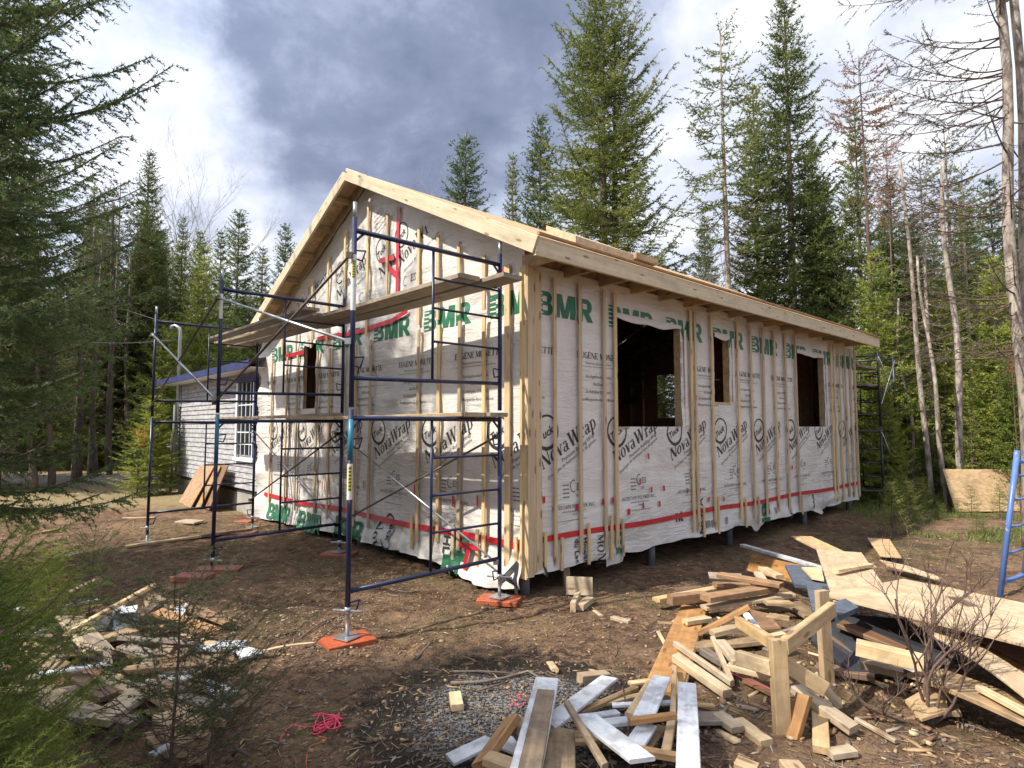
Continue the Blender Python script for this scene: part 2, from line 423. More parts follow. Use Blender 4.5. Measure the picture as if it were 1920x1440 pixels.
# ------------------------------------------------------------------ lettering
def seg(x0, y0, x1, y1, w_):   # stroke with horizontal cuts; w_ is measured along x
    return [(x0 - w_/2, y0), (x0 + w_/2, y0), (x1 + w_/2, y1), (x1 - w_/2, y1)]
def rect(x0, y0, x1, y1): return [(x0, y0), (x1, y0), (x1, y1), (x0, y1)]
def ring(cx, cy, rx, ry, tx, ty, a0=0, a1=360, n=20):
    out = []
    for i in range(n):
        a, b = R(a0 + (a1 - a0) * i / n), R(a0 + (a1 - a0) * (i + 1) / n)
        out.append([(cx + rx * math.cos(a), cy + ry * math.sin(a)), (cx + rx * math.cos(b), cy + ry * math.sin(b)),
                    (cx + (rx - tx) * math.cos(b), cy + (ry - ty) * math.sin(b)), (cx + (rx - tx) * math.cos(a), cy + (ry - ty) * math.sin(a))])
    return out
T_, t_ = .19, .065
GL = {
 'N': (.92, [seg(.13, 0, .13, 1, t_), seg(.79, 0, .79, 1, t_), seg(.15, 1, .78, 0, .22), rect(0, .95, .24, 1), rect(.02, 0, .25, .045), rect(.66, .95, .92, 1)]),
 'o': (.64, ring(.32, .34, .30, .36, .16, .05)),
 'v': (.62, [seg(.14, .68, .33, 0, T_), seg(.52, .68, .33, 0, t_), rect(0, .64, .27, .68), rect(.42, .64, .62, .68)]),
 'a': (.60, ring(.24, .18, .22, .19, .13, .05) + [seg(.43, .02, .43, .5, .16), rect(.43, 0, .6, .05)] + ring(.28, .48, .23, .20, .15, .05, 20, 160, 8)),
 'W': (1.28, [seg(.18, 1, .42, 0, .20), seg(.66, .98, .42, 0, t_), seg(.66, 1, .90, 0, .20), seg(1.14, 1, .90, 0, t_), rect(0, .95, .33, 1), rect(.5, .95, .8, 1), rect(1.0, .95, 1.28, 1)]),
 'r': (.50, [seg(.16, 0, .16, .68, .16), rect(0, .64, .2, .68), rect(.02, 0, .34, .045), rect(.28, .52, .48, .69)]),
 'p': (.68, [seg(.16, -.30, .16, .68, .16), rect(0, .64, .2, .68), rect(.02, -.30, .34, -.255)] + ring(.36, .34, .29, .36, .15, .05)),
 'E': (.74, [seg(.17, 0, .17, 1, T_), rect(0, 0, .68, .06), rect(0, .94, .66, 1), rect(.25, .47, .5, .53), rect(.62, 0, .68, .25), rect(.60, .76, .66, 1), rect(.46, .38, .5, .62)]),
 'U': (.86, [seg(.18, .3, .18, 1, T_), seg(.68, .3, .68, 1, t_), rect(0, .95, .36, 1), rect(.54, .95, .82, 1)] + ring(.395, .31, .31, .33, .13, .08, 180, 360, 10)),
 'G': (.86, ring(.44, .5, .42, .52, .19, .06, 55, 330, 16) + [rect(.62, .05, .8, .42), rect(.52, .40, .88, .45)]),
 'M': (1.08, [seg(.14, 0, .14, 1, t_), seg(.90, 0, .90, 1, T_), seg(.18, 1, .50, .1, .2), seg(.86, 1, .50, .1, t_), rect(0, .95, .25, 1), rect(.02, 0, .27, .045), rect(.75, 0, 1.06, .045), rect(.8, .95, 1.06, 1)]),
 'O': (.90, ring(.44, .5, .42, .52, .19, .06)),
 'T': (.78, [seg(.38, 0, .38, 1, T_), rect(.02, .94, .74, 1), rect(.22, 0, .54, .045), rect(.02, .74, .07, 1), rect(.69, .74, .74, 1)]),
 ' ': (.36, []),
}
GL['È'] = (.74, GL['E'][1] + [[(.22, 1.24), (.34, 1.24), (.5, 1.06), (.42, 1.06)]])
def serif(txt, h, track=.03):
    out = []; x = 0
    for ch in txt:
        adv, ps = GL[ch]
        out += [[((px + x) * h, py * h) for px, py in q] for q in ps]; x += adv + track
    return out, (x - track) * h
_fc = {}
def sans(txt, h, off=0.0, align='LEFT', sx=1.0):
    """built-in font -> list of 2D polygons"""
    key = (txt, off)
    if key not in _fc:
        cu = bpy.data.curves.new('t', 'FONT'); cu.body = txt; cu.offset = off; cu.resolution_u = 2
        o = bpy.data.objects.new('t', cu); COL.objects.link(o)
        dg = bpy.context.evaluated_depsgraph_get(); me = o.evaluated_get(dg).to_mesh()
        vs = [v.co.copy() for v in me.vertices]
        _fc[key] = [[(vs[i].x, vs[i].y) for i in p.vertices] for p in me.polygons]
        o.evaluated_get(dg).to_mesh_clear(); bpy.data.objects.remove(o); bpy.data.curves.remove(cu)
    ps = _fc[key]; ax = [x for q in ps for x, _ in q]; wd = (max(ax) + min(ax)) if ax else 0
    dx = {'LEFT': 0, 'CENTER': -wd / 2, 'RIGHT': -wd}[align]
    k = h / .70
    return [[((x + dx) * k * sx, y * k) for x, y in q] for q in ps]
def xf(ps, ox, oy, ang=0.0, shear=0.0, sy=1.0):
    c, s = math.cos(R(ang)), math.sin(R(ang)); out = []
    for q in ps:
        out.append([(ox + (x + shear * y * sy) * c - y * sy * s, oy + (x + shear * y * sy) * s + y * sy * c) for x, y in q])
    return out
def clip(q, f_):       # keep the side where f_(p) >= 0
    out = []
    for i in range(len(q)):
        a, b = q[i], q[(i + 1) % len(q)]; fa, fb = f_(a), f_(b)
        if fa >= 0: out.append(a)
        if (fa >= 0) != (fb >= 0):
            t = fa / (fa - fb); out.append((a[0] + (b[0] - a[0]) * t, a[1] + (b[1] - a[1]) * t))
    return out
def bmr(h, sx=1.0, only='BMR'):
    """heavy block letters; the first one has a hollow pair of eyes, like the printed mark"""
    B_ = [rect(.0, 0, .34, 1), rect(.34, 0, .62, .20), rect(.34, .41, .60, .58), rect(.34, .80, .60, 1)] + ring(.60, .29, .27, .29, .26, .11, -90, 90, 8) + ring(.58, .75, .25, .25, .25, .09, -90, 90, 8)
    M_ = [rect(0, 0, .28, 1), rect(.82, 0, 1.10, 1), seg(.27, 1, .51, .0, .24), seg(.83, 1, .59, .0, .24)]
    R_ = [rect(0, 0, .32, 1), rect(.32, .80, .55, 1), rect(.32, .36, .55, .55)] + ring(.54, .68, .32, .32, .29, .13, -90, 90, 9) + [seg(.46, .42, .76, 0, .34)]
    out = []; x = 0
    for c, g, adv in (('B', B_, .96), ('M', M_, 1.20), ('R', R_, .95)):
        if c in only:
            out += [[((px + x) * h * sx, py * h) for px, py in q] for q in g]; x += adv
    return out
NOVA, NOVAW = serif('NovaWrap', 1.0)
def wrap_print(x, top_bmr=True, seam=1.0):
    """one repeat of the printed pattern whose green word starts at x; returns black, faint, green polygon lists"""
    K, Fa, G_ = [], [], []
    if top_bmr:
        G_ += xf(bmr(.262, 1.14), x, 2.915)
    cx = x + 1.02
    eu, wdt = serif('EUGÈNE MONETTE', .072, .03)
    K += xf(eu, cx - wdt / 2 + .05, 2.50)
    Fa += xf(sans('Matériaux de construction', .030, 0, 'CENTER'), cx, 2.435)
    Fa += [[(cx - .36, 2.405), (cx + .36, 2.405), (cx + .36, 2.410), (cx - .36, 2.410)]]
    for i, s_ in enumerate(('Ste-Agathe-des-Monts', 'Val-David', "St-Adolphe d'Howard", 'Ste-Marguerite-du-Lac-Masson')):
        Fa += xf(sans(s_, .036, .006, 'CENTER'), cx, 2.28 - i * .088)
    # round emblem and slanted product word
    ex, ez = x + .15, 1.665
    K += xf(ring(0, 0, .185, .185, .022, .022, -35, 305, 40), ex, ez) + xf(ring(0, -.008, .188, .188, .038, .038, 190, 330, 16), ex + .001, ez - .001)
    K += xf(sans('Tuck', .085, .018, 'CENTER'), ex, ez - .055, 27, .25)
    K += xf([[(a * .165, b * .165) for a, b in q] for q in NOVA], ex - .06, ez - .40, 27, .12)
    Fa += xf(sans('Premium Building Wrap', .045, .004), ex + .24, ez - .335, 27, .2)
    Fa += xf(sans('Enveloppe de batiment haut de gamme', .040, .002), ex + .02, ez - .51, 27, .2)
    # approval marks and address
    mx_ = x + .40
    for r_ in range(4):
        for c_ in range(2): Fa += xf([rect(0, 0, .048, .014)], mx_ + c_ * .055, .95 + r_ * .042)
    Fa += xf(sans('ES', .075, .004), mx_ + .22, 1.02, 0, .15) + xf(ring(0, 0, .055, .07, .012, .012, 60, 300, 10), mx_ + .175, 1.07)
    Fa += xf(sans('ESR-1234'[:3], .03), mx_ + .22, .95)
    Fa += xf(sans('INTERTAPE POLYMER INC.', .042, .004, 'CENTER'), mx_ + .18, .83)
    Fa += xf(sans('www.intertapepolymer.com', .024, .0, 'CENTER'), mx_ + .18, .79) + xf([rect(-.24, 0, .24, .006)], mx_ + .15, .70)
    Fa += xf(sans('Nova', .022, 0, 'CENTER'), mx_ + .18, .755)
    return K, Fa, G_

# ------------------------------------------------------------------ the new house
ANG = R(42.5); O_ = Vector((0.14, 6.22, 0))
LU, WV, ZB, ZT = 9.60, 7.12, .22, 3.40       # length, gable width, wrap bottom, wall top
PK_V, PK_Z, SL = 3.40, 5.16, .492            # ridge position, wall apex, roof slope
UV = Vector((math.cos(ANG), math.sin(ANG), 0)); VV = Vector((-math.sin(ANG), math.cos(ANG), 0))
def L2W(u, v, z): return O_ + UV * u + VV * v + Vector((0, 0, z))
house = empty('timber_house', O_, ANG, label='unfinished timber house covered in white printed house wrap and vertical battens', cat='house')
def roofz(v): return PK_Z - abs(v - PK_V) * SL
def wob(a, z, s=0.0):
    amp = .009 if z > .55 else .009 + (.55 - z) * .06
    x = noise.noise(Vector((a * 1.1 + s, z * 6.5, s))) + .5 * noise.noise(Vector((a * 3.0 + z * 2, z * 9 - a * 2, s + 5)))
    y = noise.noise(Vector((a * 7 + s, z * .9, s + 9))) if z < .5 else 0
    amp *= .5 + 1.6 * max(0, noise.noise(Vector((a * .8, z * .9, s + 20))) + .3)
    x += 2.2 * noise.noise(Vector((a * .9 + z * 1.3, z * 1.6 - a * .5, s + 31)))
    return amp * (x + y * 1.2)
def wall_grid(aa, bb, holes, topf, botf, place, name, m, step=.045, disp=None):
    """grid sheet with rectangular openings; topf/botf give its edges, place maps (a, z) to house space"""
    cuts = sorted(set([aa, bb] + [h[0] for h in holes] + [h[1] for h in holes]))
    As = []
    for i in range(len(cuts) - 1):
        n = max(1, int((cuts[i + 1] - cuts[i]) / step)); As += [cuts[i] + (cuts[i + 1] - cuts[i]) * k / n for k in range(n)]
    As.append(bb)
    zc = sorted(set([.6, 3.30] + [h[2] for h in holes] + [h[3] for h in holes])); Zs = []
    for i in range(len(zc) - 1):
        n = max(1, int((zc[i + 1] - zc[i]) / step)); Zs += [zc[i] + (zc[i + 1] - zc[i]) * k / n for k in range(n)]
    Zs.append(3.30)
    nb = 10; nt = max(2, int((max(topf(a) for a in As) - 3.3) / step))
    V, idx = [], {}
    rows = nb + len(Zs) + nt
    for j in range(rows):
        for i, a in enumerate(As):
            if j < nb: lo = botf(a); z = lo + (.6 - lo) * j / nb
            elif j < nb + len(Zs): z = Zs[j - nb]
            else: z = 3.30 + (topf(a) - 3.30) * (j - nb - len(Zs) + 1) / nt
            d = disp(a, z) if disp else 0.0
            V.append(place(a, z, d))
    Fc = []; na = len(As)
    zmid = lambda j: None
    for j in range(rows - 1):
        for i in range(na - 1):
            am = (As[i] + As[i + 1]) / 2
            if nb <= j < nb + len(Zs) - 1:
                zm = (Zs[j - nb] + Zs[j - nb + 1]) / 2
                if any(h[0] < am < h[1] and h[2] < zm < h[3] for h in holes): continue
            Fc.append((j * na + i, j * na + i + 1, (j + 1) * na + i + 1, (j + 1) * na + i))
    return link(name, np_mesh(name, V, Fc, True), house, [m])
H_F = [(1.50, 2.93, 1.72, 3.07), (3.82, 4.27, 2.08, 3.08), (6.70, 7.95, 1.72, 3.08)]
H_G = [(4.97, 5.45, 2.02, 3.13)]
H_E = [(3.95, 4.85, 1.95, 3.10)]
bf = lambda a: ZB + .03 * noise.noise(Vector((a * 1.3, 0, 2))) - (.10 if 1.25 < a < 1.62 else 0) * (1 if a < 1.62 else 0) - .14 * math.exp(-((a - 5.05) / .16) ** 2) + .03 * math.sin(a * 9)*.3 - .10 * math.exp(-((a - 7.6) / .3) ** 2)
bg_ = lambda a: .12 + .03 * noise.noise(Vector((a * 1.5, 0, 8))) - .10 * max(0, a - 4.5) / 2.6 - .09 * math.exp(-((a - .6) / .5) ** 2)
def p_front(a, z, d): return (a, -d - max(0, .5 - z) * .10 * (1 + .5 * math.sin(a * 7)) * 0.6, z)
def p_gable(a, z, d): return (-d - max(0, .5 - z) * .12, a, z)
tF = lambda a: 3.44
tG = lambda a: roofz(a) + .10
wf = wall_grid(0, LU, H_F, tF, bf, p_front, 'front_wall_wrap', M['wrap'], .045, lambda a, z: wob(a, z, 1))
wg = wall_grid(0, WV + .25, H_G, tG, bg_, lambda a, z, d: (-d - max(0, .5 - z) * .12 - (.05 + .04 * math.sin(z * 9)) * max(0, (a - WV + .1) / .3), a + .07 * (noise.noise(Vector((0, z * 2.2, 4))) + .4 * noise.noise(Vector((0, z * 7, 4)))) * max(0, (a - WV + .15) / .3), z), 'gable_wall_wrap', M['wrap'], .045, lambda a, z: wob(a, z, 14) * 1.3)
# sheathing just inside, then the far walls
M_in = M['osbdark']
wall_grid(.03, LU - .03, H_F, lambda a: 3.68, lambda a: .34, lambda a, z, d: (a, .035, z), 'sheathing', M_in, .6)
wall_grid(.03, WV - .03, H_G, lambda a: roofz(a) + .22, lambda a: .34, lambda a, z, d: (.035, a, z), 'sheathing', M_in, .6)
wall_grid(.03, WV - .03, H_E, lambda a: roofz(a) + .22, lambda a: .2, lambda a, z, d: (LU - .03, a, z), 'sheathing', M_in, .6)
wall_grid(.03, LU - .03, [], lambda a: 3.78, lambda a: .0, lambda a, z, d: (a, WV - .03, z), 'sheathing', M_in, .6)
b = MB(); b.box((LU / 2, WV / 2, .50), (LU - .12, WV - .12, .30)); b.build('floor_deck', M['dark'], house)
b = MB()      # unseen board added at the back to block light and keep the crawl space dark
b.box((LU * .30, WV - .06, .1), (LU * .6, .04, .5)); b.build('crawl_space_light_block', M['darkboard_gap'], house)
for u in np.arange(.4, LU - .2, .406):   # studs inside the back wall
    board('stud', (u, WV - .09, .66), (u, WV - .09, 3.3), .038, .09, M['dark'], house, up=(1, 0, 0), nx=1)
for v in np.arange(.4, WV - .2, .406):
    if 3.9 < v < 4.9: continue
    board('stud', (LU - .09, v, .66), (LU - .09, v, roofz(v) - .2), .09, .038, M['dark'], house, up=(0, 1, 0), nx=1)
# window openings: reveals, wrap folded in at the sides
def opening(h, gable=False):
    fr = MB(); a0, a1, z0, z1 = h; D = .10
    def bx(a, z, da, dz, y=.055, dy=D):
        if gable: fr.box((y - .02, a, z), (.05, da, dz))
        else: fr.box((a, y, z), (da, dy, dz))
    bx(a0 - .018, (z0 + z1) / 2, .034, z1 - z0); bx(a1 + .018, (z0 + z1) / 2, .034, z1 - z0)
    bx((a0 + a1) / 2, z0 - .018, a1 - a0 + .07, .034); bx((a0 + a1) / 2, z1 + .018, a1 - a0 + .07, .034)
    o = fr.build('window_opening', M['pine'], house)
    fl = MB()     # ragged wrap hanging over the head of the opening
    n = 22; vs = []
    for i in range(n + 1):
        a = a0 + (a1 - a0) * i / n
        dz = .035 + .03 * noise.noise(Vector((a * 3, z1, 2))) + .03 * math.sin(math.pi * i / n)
        for k in range(3):
            y = -.012 - .012 * math.sin(k * 1.5); z = z1 + .03 - (dz + .03) * k / 2
            vs.append((y, a, z) if gable else (a, y, z))
    fl.add(vs, [(i * 3 + k, (i + 1) * 3 + k, (i + 1) * 3 + k + 1, i * 3 + k + 1) for i in range(n) for k in range(2)], sm=True)
    fl.build('wrap_flap', M['wrap'], o)
    if not gable:  # strip of wrap turned into the right-hand reveal
        s_ = MB(); s_.box((a1 + .10 , -.012, (z0 + z1) / 2), (.05, .012, z1 - z0 - .04)); s_.build('folded_wrap', M['wrap'], o)
for h in H_F: opening(h)
opening(H_G[0], True)
# printed pattern
def dice(q, st=.055):
    out = [q]
    for ax in (0, 1):
        nxt = []
        for g in out:
            lo, hi = min(p[ax] for p in g), max(p[ax] for p in g)
            if hi - lo <= st: nxt.append(g); continue
            n = int(math.ceil((hi - lo) / st))
            for i in range(n):
                a_, b_ = lo + (hi - lo) * i / n, lo + (hi - lo) * (i + 1) / n
                h = clip(clip(g, lambda p: p[ax] - a_), lambda p: b_ - p[ax])
                if len(h) >= 3: nxt.append(h)
        out = nxt
    return out
def lettering(name, ps, m, gable, holes, dist, limit):
    dist = {True: .0035, False: .0035}[gable] + (.0012 if 'stripes' in name else 0)
    V, Fs = [], []; k = 0
    for q in ps:
        cx = sum(p[0] for p in q) / len(q); cz = sum(p[1] for p in q) / len(q)
        if not limit(cx, cz): continue
        for h in holes:
            a0, a1 = (-h[1], -h[0]) if gable else (h[0], h[1])
            if a0 < cx < a1:
                z1 = h[3] - .03; z0 = h[2]
                if cz > (z0 + z1) / 2: q = clip(q, lambda p: p[1] - z1)
                else: q = clip(q, lambda p: z0 - p[1])
        if len(q) < 3: continue
        k += 1; e0 = dist + (k % 23) * .00005
        for g in dice(q):
            n = len(V)
            for (x, z) in g:
                if gable: V.append((-(e0 + wob(-x, z, 14) * 1.3) - max(0, .5 - z) * .12 - (.008 if z < .5 else 0), -x, z))
                else: V.append((x, -(e0 + wob(x, z, 1)) - max(0, .5 - z) * .06 * (1 + .5 * math.sin(x * 7)) - (.006 if z < .5 else 0), z))
            Fs.append(tuple(range(n, n + len(g))))
    me = bpy.data.meshes.new(name); me.from_pydata(V, [], Fs); me.update()
    return link(name, me, house, [m])
K, Fa, G_ = [], [], []
for k in range(-1, 9):
    a, b_, c_ = wrap_print(.155 + 1.215 * k); K += a; Fa += b_; G_ += c_
def turned(lst, items):
    for txt, h, x, z, ang, kind in items:
        ps = sans(txt, h, .02) if kind != 's' else serif(txt, h)[0]
        lst += xf(ps, x, z, ang)
turned(K, [('MONETTE', .10, 1.10, .50, -90, 's'), ('Howard', .07, .86, .50, -90, 'n'), ('du Lac', .07, .72, .50, -90, 'n'), ('NOVA', .12, 3.42, .24, 90, 'n'), ('NOV', .12, 6.15, .50, -90, 'n'), ('ova', .13, 7.2, .50, -90, 'n'), ('nt', .16, 2.72, .47, 0, 'n')])
for x_ in (3.32, 3.42, 3.50, 3.60, 4.0, 5.6, 8.7, 8.95, 9.2): Fa += xf(sans('lll', .10, .01), x_, .30, 8)
K += ring(.10, .12, .16, .30, .03, .04, -80, 80, 14)
G_ += xf(bmr(.24, 1, 'B'), 1.44, .24, 0) + xf(bmr(.24, 1, 'BM'), 5.20, .50, -90)
b_in = lambda x, z: 0.03 < x < LU - .02 and z > .18
lettering('black_print', K, M['ink'], False, H_F, .0185, b_in)
lettering('small_print', Fa, M['ink2'], False, H_F, .0185, b_in)
lettering('green_print', G_, M['green'], False, H_F, .0185, b_in)
stripes = []
for k in range(9):
    x0 = .155 + 1.215 * k
    for j in range(5): stripes.append(rect(x0 - .02, 2.932 + j * .052, x0 + .105, 2.948 + j * .052))
lettering('green_print_stripes', stripes, M['wrap'], False, H_F, .0205, b_in)
K, Fa, G_ = [], [], []
for k in range(0, 7):
    a, b_, c_ = wrap_print(-.59 - 1.255 * k); K += a; Fa += b_; G_ += c_
K, Fa2, _g = K, Fa, 0
NV4 = serif('Nova', 1.0)[0]
for x0, z0, rx, rz_, txt in ((-2.98, 3.80, -2.91, 4.20, NV4), (-2.46, 3.87, -2.40, 4.30, NOVA), (-4.24, 3.69, -4.18, 4.12, NOVA), (-5.50, 3.70, -5.48, 4.06, NOVA)):
    K += xf([[(p[0] * .165, p[1] * .165) for p in q] for q in txt], x0, z0, 25, .12)       # upper sheet of wrap
    K += xf(ring(0, 0, .165, .175, .018, .018, -35, 305, 36), rx, rz_) + xf(sans('Tuck', .085, .018, 'CENTER'), rx, rz_ - .05, 27, .25)
    if txt is NOVA: Fa += xf(sans('Enveloppe de batiment haut de gamme', .040, .003), x0 + .14, z0 - .10, 25, .2)
K += xf(NV4[:4], 0, 0) * 0 + xf([rect(0, 0, .035, .16), rect(0, .14, .09, .17)], -1.06, 4.05, 20)
for x0, z0 in ((-2.3, 3.62), (-1.05, 4.02), (-3.5, 3.6)):
    Fa += xf(sans('ES', .10, .004), x0 + .12, z0, 0, .15) + xf(ring(0, 0, .055, .07, .012, .012, 60, 300, 10), x0, z0 + .03) + xf(sans('INTERTAPE', .045, .003), x0 - .1, z0 - .14)
for x0, z0 in ((-3.15, 4.72), (-4.1, 4.40)):
    for j in range(5): Fa += xf(sans('Ste-Marguerite du Lac', .035, .004), x0, z0 - j * .08, 24)
turned(K, [('Nova', .17, -2.98, .46, -82, 's'), ('HL', .12, -1.36, .46, -88, 'n'), ('A', .30, -.30, .12, -20, 'n')])
K += ring(-2.62, .33, .15, .24, .022, .03, -150, 150, 20) + xf(sans('uck', .10, .015), -2.66, .42, -85)
G_ += xf(bmr(.28, 1.1), -6.75, .06) + xf(bmr(.28, 1.1), -5.45, .05) + xf(bmr(.26, 1.1), -4.15, .12) + xf(bmr(.30, 1, 'R'), -1.22, .46, -90) + xf(bmr(.30, 1, 'B'), -1.34, .24, -90)
stripes = [rect(-.61 - 1.255 * k, 2.932 + j * .052, -.485 - 1.255 * k, 2.948 + j * .052) for k in range(6) for j in range(5)]
g_in = lambda x, z: 0.03 < -x < WV + .1 and z < roofz(-x) - .12 and z > .05
lettering('black_print', K, M['ink'], True, H_G, .024, g_in)
lettering('small_print', Fa, M['ink2'], True, H_G, .024, g_in)
lettering('green_print', G_, M['green'], True, H_G, .024, g_in)
lettering('green_print_stripes', stripes, M['wrap'], True, H_G, .026, g_in)
# red seam tape
def tape(pts, wd, gable, off=.0225, z_edge=True):
    mb = MB(); vs = []; n = len(pts)
    for i, (a, z) in enumerate(pts):
        a2, z2 = pts[min(i + 1, n - 1)]; a1, z1 = pts[max(i - 1, 0)]
        d = Vector((a2 - a1, z2 - z1)).normalized(); nn = Vector((-d.y, d.x)) * wd / 2
        for s_ in (-1, 1):
            aa, zz = a + nn.x * s_, z + nn.y * s_
            e = off + (max(0, .5 - zz) * (.13 if gable else .09))
            vs.append((-e, aa, zz) if gable else (aa, -e, zz))
    mb.add(vs, [(2 * i, 2 * i + 2, 2 * i + 3, 2 * i + 1) for i in range(n - 1)])
    return mb.build('seam_tape', M['tape'], house)
lin = lambda a, b, n=24: [a + (b - a) * i / n for i in range(n + 1)]
tape([(a, .545 + .012 * math.sin(a * 2.2)) for a in lin(.05, LU - .1, 60)], .062, False)
tape([(a, .500 - .006 * a + .012 * math.sin(a * 2)) for a in lin(.05, WV - .1, 50)], .066, True)
tape([(2.47, z) for z in lin(3.45, 4.70, 8)], .07, True, .028)
tape([(a, 3.13 + .02 * math.sin(a * 3) + (a < 2.6) * (2.6 - a) * .25) for a in lin(2.2, 4.9, 20)], .065, True, .028)
tape([(a, 2.98) for a in lin(5.4, 6.3, 6)], .07, True, .028)
tape([(2.95, 4.05), (2.55, 4.02)], .07, True, .030); tape([(2.72, 4.22), (2.72, 4.0)], .06, True, .031); tape([(2.72, 3.93), (2.47, 3.75)], .08, True, .031)
tape([(.42, 3.36), (.28, 3.40)], .08, True, .030)
tape([(.86, .40), (.90, .14)], .07, True, .040); tape([(1.04, .40), (.68, .40)], .06, True, .044)
tape([(.02, z) for z in lin(.5, 3.3, 12)], .05, True, .030)
for u, z in ((2.12, 1.35), (1.93, 1.05), (2.17, .93), (2.45, .93), (2.35, .74), (2.0, .75), (1.70, .70), (1.40, .86), (1.22, .86), (.76, .84), (3.0, .86), (3.55, .70), (3.98, .67), (6.35, 1.02), (5.4, 1.05), (.24, .96), (3.32, .84)):
    tape([(u, z - .035), (u + random.uniform(-.012, .012), z + .035)], random.uniform(.03, .055), False)
for v, z in ((2.0, .93), (1.2, .86), (.75, .90), (4.6, .80), (3.3, .9)):
    tape([(v, z - .06), (v, z + .06)], .03, True)
# vertical battens and their short lower lengths
bi = 0
def vbat(u, z0, z1, wd=.06, gable=False, th=.022, out=.0):
    e = .028 + th / 2 + out
    dx = random.uniform(-.008, .008)
    if gable: board('batten', (-e, u, z0), (-e, u + dx, z1), wd, th, M['batten'], house, up=(-1, 0, 0), nx=4, bow=random.uniform(-.004, .004))
    else: board('batten', (u, -e, z0), (u + dx, -e, z1), wd, th, M['batten'], house, up=(0, -1, 0), nx=4, bow=random.uniform(-.004, .004))
FB = [.40, .81, 1.24, 1.45, 3.13, 3.25, 3.70, 4.47, 4.90, 5.32, 5.74, 6.16, 6.58, 8.22, 8.37, 8.66, 8.98, 9.28, 9.54]
for u in FB:
    vbat(u, random.uniform(.26, .36), 3.33, random.choice((.048, .052, .056)))
for u in (.055, .15): vbat(u, .24, 3.36, .09, out=.004 * (u < .1))
for u in (.24, .49, .93, 1.33, 1.55, 3.38, 3.78, 4.60, 5.02, 6.66): vbat(u, .20, .62 + random.uniform(-.1, .1), .04, out=.003)
GB = [.62, 1.07, 1.48, 1.91, 3.12, 3.54, 3.95, 4.40, 4.83, 5.62, 6.05, 6.75]
for v in GB: vbat(v, random.uniform(.28, .36), 2.95 + .0 * v if v < 9 else 3, .055, True)
for v in (.63, 1.09, 1.51, 1.93, 2.72, 3.26, 3.95, 4.52, 5.1, 5.7, 6.3): vbat(v, 3.02 if v != 2.72 else 3.4, roofz(v) - .16, .055, True)
for v in (.24,): vbat(v, .28, roofz(v) - .16, .085, True)
for v in (.10, .72, 1.17, 1.60, 2.02): vbat(v, .20, .60, .05, True, out=.003)
vbat(-.02, .20, 3.38, .10, True, .03, .002)
# corner post boards
board('corner_board', (-.01, -.075, .22), (-.01, -.075, 3.38), .09, .035, M['batten'], house, up=(0, -1, 0))
# roof
ov_u, ov_v, RT = .31, .45, .018
rtop = lambda v: PK_Z + .262 - abs(v - PK_V) * SL       # underside of roof sheets
def slope_sheet(v0, v1, name, m):
    mb = MB(); u0, u1 = -ov_u, LU + .02
    zz = lambda v: rtop(v)
    mb.add([(u0, v0, zz(v0)), (u1, v0, zz(v0)), (u1, v1, zz(v1)), (u0, v1, zz(v1)), (u0, v0, zz(v0) + RT), (u1, v0, zz(v0) + RT), (u1, v1, zz(v1) + RT), (u0, v1, zz(v1) + RT)],
           [(0, 1, 2, 3), (4, 5, 6, 7), (0, 1, 5, 4), (1, 2, 6, 5), (2, 3, 7, 6), (3, 0, 4, 7)])
    return mb.build(name, m, house)
VE0, VE1 = -ov_v, WV + .30
slope_sheet(VE0 - .02, PK_V, 'roof', M['osb']); slope_sheet(PK_V + .001, VE1 + .02, 'roof', M['osb'])
mb = MB(); mb.add([(-ov_u - .03, VE0 - .05, rtop(VE0 - .05) + RT + .004), (LU + .03, VE0 - .05, rtop(VE0 - .05) + RT + .004), (LU + .03, VE0 - .04, rtop(VE0 - .04) + RT + .03), (-ov_u - .03, VE0 - .04, rtop(VE0 - .04) + RT + .03)], [(0, 1, 2, 3)])
# fascia along the front eave: three lengths of board
zf = rtop(VE0) - .085
for i, (a, c_) in enumerate(((-ov_u - .02, 3.2), (3.203, 6.6), (6.603, LU + .04))):
    board('fascia', (a, VE0 - .022, zf), (c_, VE0 - .022, zf - .004 * i), .19, .038, M['fascia'], house, up=(0, -1, 0), bow=.004)
board('drip_edge', (-ov_u, VE0 - .05, zf + .118), (LU + .03, VE0 - .05, zf + .115), .035, .03, M['orange'], house, nx=3)
# rake boards
zr = lambda v: rtop(v) - .062
for (va, vb) in ((VE0 - .045, PK_V), (PK_V, VE1)):
    board('rake_board', (-ov_u - .022, va, zr(va)), (-ov_u - .022, vb, zr(vb)), .17, .038, M['fascia'], house, up=(-1, 0, 0), bow=.003, cut0=0 if va < 0 else -.45, cut1=-.45*0)
for u in np.arange(.0, LU - .3, .61):       # rafter tails under the front eave
    board('rafter_tail', (u, VE0 + .002, zf - .005), (u, .03, zf - .005), .038, .14, M['pine'], house, nx=1)
for v in list(np.arange(.25, PK_V - .3, .61)) + list(np.arange(PK_V + .45, VE1 - .1, .61)):   # lookouts of the gable overhang
    board('lookout', (-ov_u, v, rtop(v) - .055), (-.03, v, rtop(v) - .055), .038, .10, M['pine'], house, nx=1)
for v0, v1 in ((0, PK_V), (PK_V, WV)):      # rafter against the wall
    board('gable_rafter', (-.03, v0, rtop(v0) - .08), (-.03, v1, rtop(v1) - .08), .03, .15, M['pine'], house, nx=1)
